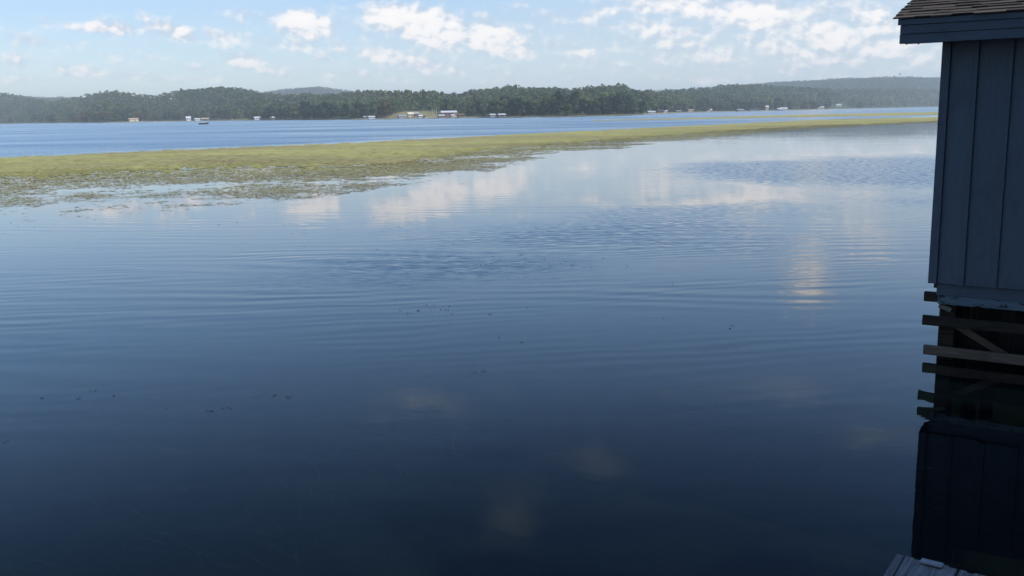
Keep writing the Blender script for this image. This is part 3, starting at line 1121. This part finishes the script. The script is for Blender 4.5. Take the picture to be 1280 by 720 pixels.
def shore_house(px, wpx, hpx, depth, name, label, cat, wall, roof, group, open_=False, dw=1.0, turn=.25, roof_part=.42, wallfrac=1.0):
    loc, r, rz = spot(px, depth)
    w, hgt = .92 * wpx * r / F, .92 * hpx * r / F
    d = w * .8 * dw
    t = empty(name, loc, rz + turn)
    floor = .5 if depth < -2 else 0.0
    ze = hgt * (1 - roof_part)
    ze = max(ze, floor + 1.2)
    zt = max(hgt - .2, ze + .6)
    if depth < -2:
        MB().box(-w / 2 - .4, w / 2 + .4, -d / 2 - .8, d / 2 + .4, floor - .2, floor).build('deck', M_GREYW, t)
        for sx in (-1, 1):
            for sy in (-1, 1):
                MB().cyl((sx * w * .46, sy * d * .46, -1.5), (sx * w * .46, sy * d * .46, floor - .2 if not open_ else ze), .14, .14, 8).build('post', M_GREYW, t)
    elif open_:
        for sx in (-1, 1):
            for sy in (-1, 1):
                MB().box(sx * w * .46 - .12, sx * w * .46 + .12, sy * d * .46 - .12, sy * d * .46 + .12, 0, ze).build('post', M_GREYW, t)
    if not open_:
        m_ = MB()
        wf = wallfrac
        m_.box(-w / 2 * wf, w / 2 * wf, -d / 2, d / 2, floor, ze)
        wl = m_.build('wall', wall, t)
        # gable ends under the roof
        ge = MB()
        for sx in (-1, 1):
            ge.prism([(-d / 2 + .02, ze + .003), (d / 2 - .02, ze + .003), (0, zt - .05)], sx * (w / 2 * wf - .25), sx * (w / 2 * wf - .05))
        ge.build('gable_end', wall, t)
        nw = 2 if w < 9 else 4
        for k in range(nw):
            x = (k + .5) / nw * w * wf - w * wf / 2
            if k == nw // 2 and depth >= -2:
                MB().box(x - .5, x + .5, -d / 2 - .05, -d / 2 + .02, floor + .02, floor + 2.05).build('door', M_BROWN, t)
            else:
                fr = MB().box(x - .55, x + .55, -d / 2 - .04, -d / 2 + .02, floor + (ze - floor) * .4, floor + (ze - floor) * .8).build('window', M_WHITE, t)
                MB().box(x - .45, x + .45, -d / 2 - .06, -d / 2 - .01, floor + (ze - floor) * .45, floor + (ze - floor) * .75).build('pane', M_GLASSDK, fr)
    gable(MB(), w, d, ze, zt, .45).build('roof', roof, t)
    tag(t, label, cat, group)
    return t


G_BH = 'boathouses on the far shore'
G_HS = 'houses on the far shore'
shore_house(166, 11, 4.2, 12, 'shore_house', 'low tan house farthest left on the far shore', 'house', M_CREAM, M_TANROOF, G_HS)
shore_house(235, 5.5, 6.0, -8, 'boathouse', 'tall narrow white boathouse just left of the small motor boat', 'boathouse', M_WHITE, M_TIN, G_BH)
shore_house(246.5, 7, 3.6, -9, 'boathouse', 'low wide white boathouse right behind the small motor boat', 'boathouse', M_WHITE, M_TIN, G_BH)
shore_house(255.5, 9, 4.0, -3, 'dock_pavilion', 'open tan roofed dock pavilion above the small motor boat', 'pavilion', M_CREAM, M_TANROOF, None, True)
shore_house(321.5, 8, 4.8, -8, 'boathouse', 'white boathouse beside the umbrella shaped dock shelter', 'boathouse', M_WHITE, M_TIN, G_BH)
shore_house(464, 8, 4.2, -6, 'boathouse', 'small white boathouse alone right of the dark grove', 'boathouse', M_WHITE, M_TIN, G_BH)
shore_house(456.5, 5, 3.2, 3, 'shed', 'little grey shed beside the lone white boathouse', 'shed', M_GREYW, M_GREYW, None)
shore_house(502, 9, 4.8, -6, 'boathouse', 'weathered grey boathouse at the foot of the tan lawn', 'boathouse', M_GREYW, M_GREYW, G_BH)
shore_house(513, 6.5, 6.5, 10, 'shore_house', 'cream house with tan roof on the lawn beside a brown one', 'house', M_CREAM, M_CREAM, G_HS)
shore_house(520, 6.5, 6.0, 14, 'shore_house', 'brown house with grey roof between the cream house and white sheds', 'house', M_BROWN, M_GREYW, G_HS)
shore_house(525.5, 4.2, 4.8, -5, 'boathouse', 'tiny white boathouse in front of the brown house', 'boathouse', M_WHITE, M_TIN, G_BH)
shore_house(561, 20, 8.2, 10, 'shore_house', 'large brown house with long white roof at the middle of the far shore', 'house', M_BROWN, M_TIN, G_HS, dw=.5, turn=.12, roof_part=.3)
shore_house(551.5, 7, 3.8, -6, 'boathouse', 'dark fronted boathouse under white roof left of the large brown house', 'boathouse', M_BROWN, M_TIN, G_BH)
shore_house(566, 4, 4.6, -6, 'boathouse', 'narrow white boathouse in front of the large brown house', 'boathouse', M_WHITE, M_TIN, G_BH)
shore_house(569.5, 6, 5.2, 8, 'shore_house', 'cream gabled wing against the right end of the large brown house', 'house', M_CREAM, M_BROWN, G_HS)
shore_house(576, 7, 4.2, 6, 'shed', 'dark brown shed right of the large white roofed house', 'shed', M_BROWN, M_BROWN, None)
shore_house(615.5, 6.5, 4.4, -6, 'boathouse', 'pale grey boathouse left of the open white roofed one', 'boathouse', M_GREYW, M_TIN, G_BH)
shore_house(627, 8.5, 4.8, -8, 'boathouse', 'open sided boathouse with rounded white roof by the dark wooded point', 'boathouse', M_WHITE, M_TIN, G_BH, True)
shore_house(814, 9, 4.2, -8, 'boathouse', 'white boathouse just right of the dark wooded point', 'boathouse', M_WHITE, M_TIN, G_BH)
shore_house(825, 8, 4.2, 6, 'shed', 'low brown shed between two white boathouses right of the point', 'shed', M_BROWN, M_DARKROOF, None)
shore_house(831, 5, 4.4, -6, 'boathouse', 'white boathouse at the right end of the brown shed', 'boathouse', M_WHITE, M_TIN, G_BH)
shore_house(848, 6, 2.6, -6, 'boathouse', 'low grey boathouse beside the weed strip near the right shore', 'boathouse', M_GREYW, M_GREYW, G_BH)
shore_house(863, 6, 3.2, 10, 'shore_house', 'small cream house among the right shore trees', 'house', M_CREAM, M_TANROOF, G_HS)
shore_house(886, 7, 3.2, 8, 'shore_house', 'small white house among the right shore trees', 'house', M_WHITE, M_TIN, G_HS)
shore_house(925, 8, 3.0, -6, 'boathouse', 'long grey boathouse left of the cream tower', 'boathouse', M_GREYW, M_GREYW, G_BH)
shore_house(940, 8, 2.6, -6, 'boathouse', 'low grey boathouse nearer the cream tower', 'boathouse', M_GREYW, M_DARKROOF, G_BH)
shore_house(958.5, 3.4, 5.8, 6, 'lookout_tower', 'narrow cream lookout tower left of the bright white boathouse', 'tower', M_CREAM, M_CREAM, None, roof_part=.3)
shore_house(979, 9, 3.8, -8, 'boathouse', 'bright white boathouse between cream tower and hill house', 'boathouse', M_WHITE, M_TIN, G_BH)
shore_house(974, 5, 3.0, -4, 'boathouse', 'little white boathouse tucked against the bright white one', 'boathouse', M_WHITE, M_TIN, G_BH)
shore_house(1025, 8, 3.2, 14, 'shore_house', 'white roofed house low on the right far shore', 'house', M_CREAM, M_TIN, G_HS)
hh = shore_house(1047, 7, 3.4, 72, 'hill_house', 'white house above the trees on the right hillside', 'house', M_WHITE, M_TIN, None)

# umbrella shaped dock shelter
loc, r, rz = spot(341, -8)
t = empty('dock_shelter', loc, rz)
k = r / F
MB().cyl((0, 0, -1), (0, 0, 3.0 * k), .35, .3, 8).build('post', M_WHITE, t)
m_ = MB().cyl((0, 0, 3.0 * k), (0, 0, 4.4 * k), 3.3 * k, .4 * k, 12)
m_.build('roof', M_TIN, t)
MB().box(-2.5, 2.5, -2, 2, .3, .5).build('deck', M_GREYW, t)
tag(t, 'small white umbrella shaped dock shelter on one post', 'shelter')

# little white runabouts at the docks
for (px, lab) in ((176, 'white runabout near the tan house at far left'), (191, 'white runabout midway between tan house and tall white boathouse'), (288, 'white runabout moored by the pale lawn left of the white boathouse'),
                  (531, 'white runabout moored below the lawn left of the large brown house')):
    loc, r, rz = spot(px, -12)
    t = empty('moored_boat', loc, rz + 1.2)
    s = 1.3
    hull = MB().hexa([(-2.4 * s, -.6 * s, -.1), (1.6 * s, -.6 * s, -.1), (1.6 * s, .6 * s, -.1), (-2.4 * s, .6 * s, -.1),
                      (-2.6 * s, -.95 * s, .8), (2.1 * s, -.9 * s, .85), (2.1 * s, .9 * s, .85), (-2.6 * s, .95 * s, .8)])
    hull.hexa([(1.6 * s, -.6 * s, -.1), (2.4 * s, -.05, .1), (2.4 * s, .05, .1), (1.6 * s, .6 * s, -.1), (2.1 * s, -.9 * s, .85), (3.3 * s, -.06, 1.0), (3.3 * s, .06, 1.0), (2.1 * s, .9 * s, .85)])
    hull.build('hull', M_WHITE, t)
    MB().hexa([(-.2, -.8, .86), (.5, -.8, .86), (.5, .8, .86), (-.2, .8, .86), (-.6, -.7, 1.7), (-.5, -.7, 1.7), (-.5, .7, 1.7), (-.6, .7, 1.7)]).build('windscreen', M_GLASSDK, t)
    MB().box(-2.9 * s, -2.55 * s, -.25, .25, .2, 1.3).build('outboard_motor', M_BLACK, t)
    tag(t, lab, 'boat', 'white runabouts on the far shore')

# pale posts on the lawn
for px in (540.5, 543, 545.8):
    loc, r, rz = spot(px, 30)
    t = empty('lawn_post', loc, rz)
    MB().cyl((0, 0, -.2), (0, 0, 4.2), .12, .10, 8).build('shaft', M_SEAT, t)
    MB().cyl((0, 0, 4.2), (0, 0, 4.4), .2, .14, 8).build('cap', M_SEAT, t)
    tag(t, {540.5: 'pale lawn post farthest from the large brown house', 543: 'middle one of three pale lawn posts', 545.8: 'pale lawn post nearest the large brown house'}[px], 'post', 'posts on the lawn')

# mast on the far ridge
b = px_bearing(1122)
r = float(rfar(np.array(b)))
t = empty('ridge_tower', (r * math.sin(rad(b)), r * math.cos(rad(b)), float(terrain_h(np.array(b), np.array(r)))), -rad(b))
m_ = MB()
for sx in (-1, 1):
    for sy in (-1, 1):
        m_.bar((sx * 2.6, sy * 2.6, 0), (sx * 1.6, sy * 1.6, 18), .5, .5)
m_.build('frame', M_STEEL, t)
MB().cyl((0, 0, 18), (0, 0, 22), 3.2, 3.2, 12).cyl((0, 0, 22), (0, 0, 23.5), 3.2, .4, 12).build('tank', M_STEEL, t)
tag(t, 'small grey tower rising above the trees of the far right ridge', 'tower')

# fishing boat on the open water
p = ground(254.5, 155.4)
t = empty('motor_boat', p, rad(14) + 0.1)
s = 1.0
hull = MB()
st = [(-2.3, .85, .02, .62), (-1.2, .95, -.05, .62), (.4, .95, -.05, .66), (1.5, .7, 0, .74), (2.2, .25, .2, .84), (2.45, .04, .45, .88)]
rows = []
for (x, w, zb, zt) in st:
    rows.append(len(hull.v))
    hull.v += [(x, -w, zt), (x, -w * .7, zb), (x, w * .7, zb), (x, w, zt), (x, w - .06 * min(1, w), zt), (x, w * .6, zb + .18), (x, -w * .6, zb + .18), (x, -w + .06 * min(1, w), zt)]
for a, b2 in zip(rows, rows[1:]):
    hull.f += [(a + k, a + (k + 1) % 8, b2 + (k + 1) % 8, b2 + k) for k in range(8)]
hull.f += [tuple(rows[0] + k for k in range(8)), tuple(rows[-1] + k for k in reversed(range(8)))]
hull.build('hull', M_HULL, t)
for x in (-1.0, .5):
    se = MB().box(x - .25, x + .25, -.3, .3, .3, .72).build('seat', M_SEAT, t)
    MB().box(x - .3, x - .22, -.3, .3, .73, 1.15).build('backrest', M_SEAT, se)
MB().box(-2.75, -2.35, -.22, .22, .45, 1.15).box(-2.62, -2.45, -.1, .1, -.4, .447).build('outboard_motor', M_SEAT, t, .03)
MB().box(-.1, .2, -.7, -.2, .5, 1.0).build('console', M_SEAT, t, .03)
tag(t, 'small dark motor boat alone on the open water at left', 'boat')

# ------------------------------------------------------------------ boathouse at the right
CORNER = ground(1165, 449)
AZ = rad(124)
RZ = math.pi / 2 - AZ
house = empty('boathouse', CORNER, RZ)
tag(house, 'blue grey board and batten boathouse on timber piles at the right edge', 'boathouse')
inv = (Matrix.Translation(CORNER) @ Matrix.Rotation(RZ, 4, 'Z')).inverted()


def on_plane(px, py, yloc):
    """photo pixel -> local x, z on the boathouse plane y = yloc"""
    o_ = inv @ Vector((0, 0, EYE))
    d_ = inv.to_3x3() @ ray(px, py)
    k_ = (yloc - o_.y) / d_.y
    q_ = o_ + d_ * k_
    return q_.x, q_.z


WY = 0.0                                   # face of the siding
x0, zb = on_plane(1160.3, 353.4, WY)
x_b = [on_plane(px, 350, WY)[0] for px in (1171, 1198, 1205, 1240, 1247)]
LEN, DEP = 5.6, 4.2
OH = .34                                   # eave overhang in front
xe, zf0 = on_plane(1124, 55, -OH)
xs_, zf1 = on_plane(1119, 25.5, -OH)
ztop = zf1 - .02
print('boathouse', x0, zb, x_b, 'fascia', xe, zf0, zf1, xs_)
T = .022
# corner board, then boards and battens along the front
xc = x_b[0]
link('corner_board', MB().box(x0, xc, WY - .028, WY + .05, zb, ztop).mesh('corner_board', M_SIDING, .003), house)
bw = x_b[4] - x_b[2]
edges = [xc, x_b[1] + .02]
while edges[-1] + bw < x0 + LEN:
    edges.append(edges[-1] + bw)
edges.append(x0 + LEN)
for a, b2 in zip(edges, edges[1:]):
    j = random.uniform(-.003, .003)
    MB().box(a + (.0358 if a > xc + .01 else .003), b2 + .020 if b2 < x0 + LEN - .01 else b2, WY + j, WY + T + .01, zb + random.uniform(-.004, .004), ztop).build('siding_board', M_SIDING, house, .002)
for a in edges[1:-1]:
    j = random.uniform(-.004, .004)
    MB().hexa([(a - .034 + j, WY - .020, zb - .003), (a + .034 + j, WY - .020, zb - .003), (a + .034 + j, WY - .005, zb - .003), (a - .034 + j, WY - .005, zb - .003),
               (a - .034, WY - .020, ztop - .002), (a + .034, WY - .020, ztop - .002), (a + .034, WY - .005, ztop - .002), (a - .034, WY - .005, ztop - .002)]).build('batten', M_SIDING, house, .003)
# the other three walls, and the dark felt behind the boards
MB().box(x0 + .035, x0 + LEN - .035, WY + .052, WY + .058, zb + .01, ztop - .01).build('wall_felt', M_CREO, house)
m_ = MB()
m_.box(x0 + .002, x0 + .03, .06, DEP, zb, ztop)
m_.box(x0 + .03, x0 + LEN, DEP - .03, DEP - .002, zb, ztop)
m_.box(x0 + LEN - .03, x0 + LEN - .002, .04, DEP - .035, zb, ztop)
m_.build('wall', M_SIDING, house)
sb = MB()
for k in range(1, 11):
    yy = k * DEP / 11
    sb.box(x0 - .018, x0 - .001, yy - .03, yy + .03, zb - .002, ztop)
sb.build('side_battens', M_SIDING, house)
MB().box(x0 + .05, x0 + LEN - .05, .05, DEP - .05, zb - .06, zb - .01).build('floor', M_CREO, house)
# skirt and flaking sill beam under the siding, both set back
xk, zk = on_plane(1170, 372, .03)
MB().box(xk, x0 + LEN, .030, .07, zb - .135, zb - .004).build('skirt_board', M_TRIM, house, .003)
MB().box(xk + .02, x0 + LEN, .024, .12, zb - .235, zb - .138).build('sill_beam', M_SILL, house, .006)
# stringers sticking out past the corner post
for (pxl, pya, pyb, mat, yl, ln) in ((1155, 364.5, 376.5, M_CREO, .16, LEN), (1152.8, 394, 406, M_CREO, -.02, LEN), (1154, 431.3, 443, M_BRACE, -.03, LEN)):
    xa, za = on_plane(pxl, pya, yl)
    xb2, zc = on_plane(pxl, pyb, yl)
    MB().box(xa, x0 + ln, yl, yl + .055, zc, za).build('stringer', mat, house, .008, 2)
# piles and posts
for (xq, yq) in ((.115, .14), (2.7, .14), (5.2, .14), (.115, 2.1), (2.7, 2.1), (5.2, 2.1), (.115, 3.9), (2.7, 3.9), (5.2, 3.9)):
    MB().box(xq - .085, xq + .085, yq - .085 + .02, yq + .085, -1.9, zb - .24 if yq < 1 else zb - .065).build('pile', M_CREO, house, .012)
# diagonal brace
xa, za = on_plane(1200, 409, .045)
xb2, zb2 = on_plane(1250, 441, .045)
MB().bar((xa - .1, .062, za + .05), (xb2 + .06, .062, zb2 - .03), .03, .075, (0, 0, 1)).build('brace', M_BRACE, house, .004)
MB().bar((xk + .03, .062, zb - .255), (xk + .16, .062, zb - .30), .03, .05, (0, 0, 1)).build('cleat', M_CLEAT, house, .004)
# added near-black boards standing in for the shade under the house, one gap
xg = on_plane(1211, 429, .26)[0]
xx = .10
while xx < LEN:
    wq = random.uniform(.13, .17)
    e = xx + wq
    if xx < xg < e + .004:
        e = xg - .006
    MB().box(xx, e - .001, .26 + random.uniform(0, .006), .285, -.5, zb - .07).build('underfloor_shade_board', M_SHADE_DARK, house)
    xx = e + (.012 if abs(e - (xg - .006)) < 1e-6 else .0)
# fascia: drip strip and two boards, boxed eave
z2 = zf0 + (zf1 - zf0) * .40
z3 = zf0 + (zf1 - zf0) * .78
x1 = x0 + LEN + .4
xr0 = xe
MB().box(xr0, x1, -OH, -OH + .025, zf0, z2 - .004).build('fascia_board', M_TRIM, house, .003)
MB().box(xr0 + .004, x1, -OH - .008, -OH + .02, z2, z3 - .004).build('fascia_board', M_TRIM, house, .003)
MB().box(xr0 - .02, x1, -OH - .02, -OH + .015, z3, zf1 + .005).build('drip_board', M_TRIM, house, .003)
MB().box(xr0 + .004, x1 - .004, -OH + .0255, -OH + .05, zf0 + .035, zf1 - .002).build('sub_fascia', M_SHADE_DARK, house)
MB().box(xr0 + .003, x1 - .01, -OH + .027, WY - .032, zf0 + .012, zf0 + .03).build('soffit', M_TRIM, house)
# roof: slope from the left rake line
PITCHT = .30
RIDGE = DEP / 2


def roof_z(y):
    return zf1 + (y + OH + .02) * PITCHT if y <= RIDGE else zf1 + (2 * RIDGE + OH + .02 - y) * PITCHT


xl = xs_ - .0
ye = -OH - .045
dk = MB()
dk.hexa([(xl + .03, -OH, roof_z(-OH) - .004), (x1, -OH, roof_z(-OH) - .004), (x1, RIDGE, roof_z(RIDGE) - .004), (xl + .03, RIDGE, roof_z(RIDGE) - .004),
         (xl + .03, -OH, roof_z(-OH) + .012), (x1, -OH, roof_z(-OH) + .012), (x1, RIDGE, roof_z(RIDGE) + .012), (xl + .03, RIDGE, roof_z(RIDGE) + .012)])
yo = DEP + OH
dk.hexa([(xl + .03, RIDGE, roof_z(RIDGE) - .004), (x1, RIDGE, roof_z(RIDGE) - .004), (x1, yo, roof_z(yo) - .004), (xl + .03, yo, roof_z(yo) - .004),
         (xl + .03, RIDGE, roof_z(RIDGE) + .012), (x1, RIDGE, roof_z(RIDGE) + .012), (x1, yo, roof_z(yo) + .012), (xl + .03, yo, roof_z(yo) + .012)])
roof = dk.build('roof', M_CREO, house)
rk = MB()
rk.hexa([(xr0 + .002, -OH + .03, zf0 + .02), (xr0 + .027, -OH + .03, zf0 + .02), (xr0 + .027, RIDGE, roof_z(RIDGE) - .22), (xr0 + .002, RIDGE, roof_z(RIDGE) - .22),
         (xr0 + .002, -OH + .03, roof_z(-OH) - .01), (xr0 + .027, -OH + .03, roof_z(-OH) - .01), (xr0 + .027, RIDGE, roof_z(RIDGE) - .01), (xr0 + .002, RIDGE, roof_z(RIDGE) - .01)])
rk.build('rake_board', M_TRIM, house)
ge = MB()
ge.prism([(.0, ztop + .003), (DEP, ztop + .003), (DEP, roof_z(DEP) - .03), (RIDGE, roof_z(RIDGE) - .03), (.0, roof_z(0) - .03)], x0 + .004, x0 + .03)
ge.build('gable_end', M_SIDING, house)
# shingles, course by course
COURSE = .135
rest_s = MB()
cnt = 0
sl = math.hypot(1, PITCHT)
cy = 0
yy = ye
while yy < RIDGE:
    tabx = xl - .012 + (random.uniform(0, .1)) - .22
    first = True
    while tabx < x1 + .01:
        wt_ = random.choice((.16, .2, .24, .30, .33))
        a, b2 = max(tabx, xl - .02 + random.uniform(-.008, .012)), min(tabx + wt_ - .004, x1 + .02)
        tabx += wt_
        if b2 - a < .03:
            continue
        if first:
            a, first = xl - .02 + random.uniform(-.010, .008), False
        y0, y1 = yy + random.uniform(-.012, .014), min(yy + COURSE * 1.25, RIDGE + .01)
        zA, zB = roof_z(y0) + .026 + random.uniform(0, .012), roof_z(min(y1, RIDGE)) + .016
        th_ = random.uniform(.009, .016)
        pts = [(a, y0, zA - th_), (b2, y0, zA - th_), (b2, y1, zB - .006), (a, y1, zB - .006), (a, y0, zA), (b2, y0, zA), (b2, y1, zB), (a, y1, zB)]
        if cnt < 290 and cy < 12:
            m_ = MB().hexa(pts)
            m_.build('shingle', M_SHINGLE, roof)
            cnt += 1
        else:
            rest_s.hexa(pts)
    yy += COURSE / sl
    cy += 1
yy = DEP + OH
while yy > RIDGE:
    rest_s.hexa([(xl, yy - COURSE * 1.2, roof_z(yy - COURSE * 1.2) + .012), (x1, yy - COURSE * 1.2, roof_z(yy - COURSE * 1.2) + .012), (x1, yy, roof_z(yy) + .02), (xl, yy, roof_z(yy) + .02),
                 (xl, yy - COURSE * 1.2, roof_z(yy - COURSE * 1.2) + .018), (x1, yy - COURSE * 1.2, roof_z(yy - COURSE * 1.2) + .018), (x1, yy, roof_z(yy) + .034), (xl, yy, roof_z(yy) + .034)])
    yy -= COURSE
rs_o = rest_s.build('upper_shingles', M_SHINGLE, roof)
rs_o['kind'] = 'stuff'
MB().prism([(RIDGE - .14, roof_z(RIDGE - .14) + .035), (RIDGE, roof_z(RIDGE) + .045), (RIDGE + .14, roof_z(RIDGE - .14) + .035), (RIDGE, roof_z(RIDGE) + .02)], xl - .01, x1).build('ridge_cap', M_SHINGLE, roof)
# ragged wasp mud and drips along the lower edge of the fascia
dr = MB()
for (px, sz) in ((1133, .010), (1139, .006), (1148, .012), (1146.5, .007), (1153, .006)):
    xq, zq = on_plane(px, 55.5, -OH + .01)
    dr.cyl((xq, -OH + .012, zf0 + .004), (xq + .003, -OH + .012, zf0 - sz * 1.2), sz, sz * .4, 7)
dr.build('mud_nests', M_SHADE_DARK, house)
# thin pipe up the side wall
oq = inv @ Vector((0, 0, EYE))
dq = inv.to_3x3() @ ray(1174.3, 92)
kq = (x0 - .045 - oq.x) / dq.x
yq = (oq + dq * kq).y
print('pipe y', yq)
MB().cyl((x0 - .045, DEP * .6, on_plane(1174, 101, DEP * .6)[1]), (x0 - .045, DEP * .6, on_plane(1174, 83, DEP * .6)[1]), .014, .014, 8).build('vent_pipe', M_SHADE_DARK, house)

# ------------------------------------------------------------------ the dock the picture was taken from
DZ = 1.15
d0 = ground(1116, 692.5, DZ)
dock = empty('dock', (d0.x, d0.y, 0), RZ)      # local +x along the end, +y outward along az 34
tag(dock, 'weathered grey board dock in the bottom right corner', 'dock')
dinv = (Matrix.Translation((d0.x, d0.y, 0)) @ Matrix.Rotation(RZ, 4, 'Z')).inverted()
xx = .045
for k in range(11):
    w = .178 if k == 0 else random.uniform(.14, .18)
    e = random.uniform(-.012, .008) if k else 0
    m_ = MB()
    sg = 6
    # boards with a ragged, split end
    for j in range(sg):
        a, b2 = xx + w * j / sg, xx + w * (j + 1) / sg
        en = e + random.uniform(-.012, .008)
        zt2 = DZ + random.uniform(-.0012, .0012)
        m_.box(a + (.0004 if j else 0), b2 - .0002, -7.0, en, DZ - .04, zt2)
    m_.build('board', M_DOCK, dock)
    xx += w + random.uniform(.006, .010)
MB().box(.012, .041, -7.0, .004, DZ - .19, DZ + .004).build('side_board', M_DOCK, dock, .006, 2)
MB().box(.043, xx, -.06, -.02, DZ - .19, DZ - .043).build('end_beam', M_DOCK, dock, .004)
for (xq, yq) in ((.12, -.2), (1.7, -.2), (.12, -3.5), (1.7, -3.5), (.12, -6.8), (1.7, -6.8)):
    MB().cyl((xq, yq, -1.9), (xq, yq, DZ - .042), .08, .075, 12).build('pile', M_CREO, dock)
a = dinv @ ground(1152, 695, DZ + .02)
b2 = dinv @ ground(1180, 702, DZ + .02)
st_ = MB().bar((a.x, a.y - .012, DZ + .008), (b2.x, b2.y - .012, DZ + .008), .034, .009)
st_.build('pale_strip', M_PALE, dock, .003)

# ------------------------------------------------------------------ unseen bank behind the camera, its trees added to shade dock and wall
bank_v = []
bx = np.linspace(-30, 45, 40)
by = np.linspace(-40, 3.5, 30)
BX, BY = np.meshgrid(bx, by, indexing='ij')
edge = np.maximum(np.minimum((BX - 10.5) * .25, (3.0 - BY) * .35), (-8.5 - BY) * .3)
BZ = np.clip(edge, -2.2, 1.4) + .1 * np.sin(BX * 1.3) * np.cos(BY * .9)
qv = np.stack([BX, BY, BZ], -1).reshape(-1, 3)
i2, j2 = np.meshgrid(np.arange(39), np.arange(29), indexing='ij')
q = (i2 * 30 + j2).ravel()
bank = link('near_bank', np_mesh('near_bank', qv, np.stack([q, q + 30, q + 31, q + 1], -1), hills.data.materials[0], True))
bank['kind'] = 'structure'

for k, (x_, y_, h2_) in enumerate(((12.5, -.5, 13), (15.5, -6, 15), (9, -9, 14), (2, -12, 15), (-6, -13, 14), (20, 1.5, 14))):
    t = empty('broadleaf_tree', (x_, y_, .2), k * 1.7)
    w = h2_ * .95
    t.scale = (w, w, h2_)
    v, f = crown_variant(700 + k, 'leaf', 2600, 26)
    link('crown', np_mesh('crown', v, f, L_GREEN), t)
    link('trunk', trunk_mesh(40 + k, 'leaf', M_BARK), t)
    tag(t, 'unseen broadleaf tree added for shade on the near bank behind the viewer, ' + ('beside the dock', 'right of the dock', 'behind the boathouse yard', 'behind the dock', 'left behind the dock', 'by the boathouse')[k], 'tree', 'unseen trees added for shade on the near bank')

# ------------------------------------------------------------------ haze
HZ = 0.00023
m_ = MB().box(-6300, 6300, -6300, 6300, -3.2, float(max((h_ + th).max(), vv[:, 2].max() + 25)) + 2)
mt, N, o = material('haze')
pv = N.n('ShaderNodeVolumePrincipled')
pv.inputs['Color'].default_value = col(.84, .95, 1.0)
pv.inputs['Density'].default_value = HZ
pv.inputs['Anisotropy'].default_value = .0
N.t.links.new(pv.outputs[0], o.inputs['Volume'])
hz = m_.build('haze', mt)
hz['kind'] = 'stuff'
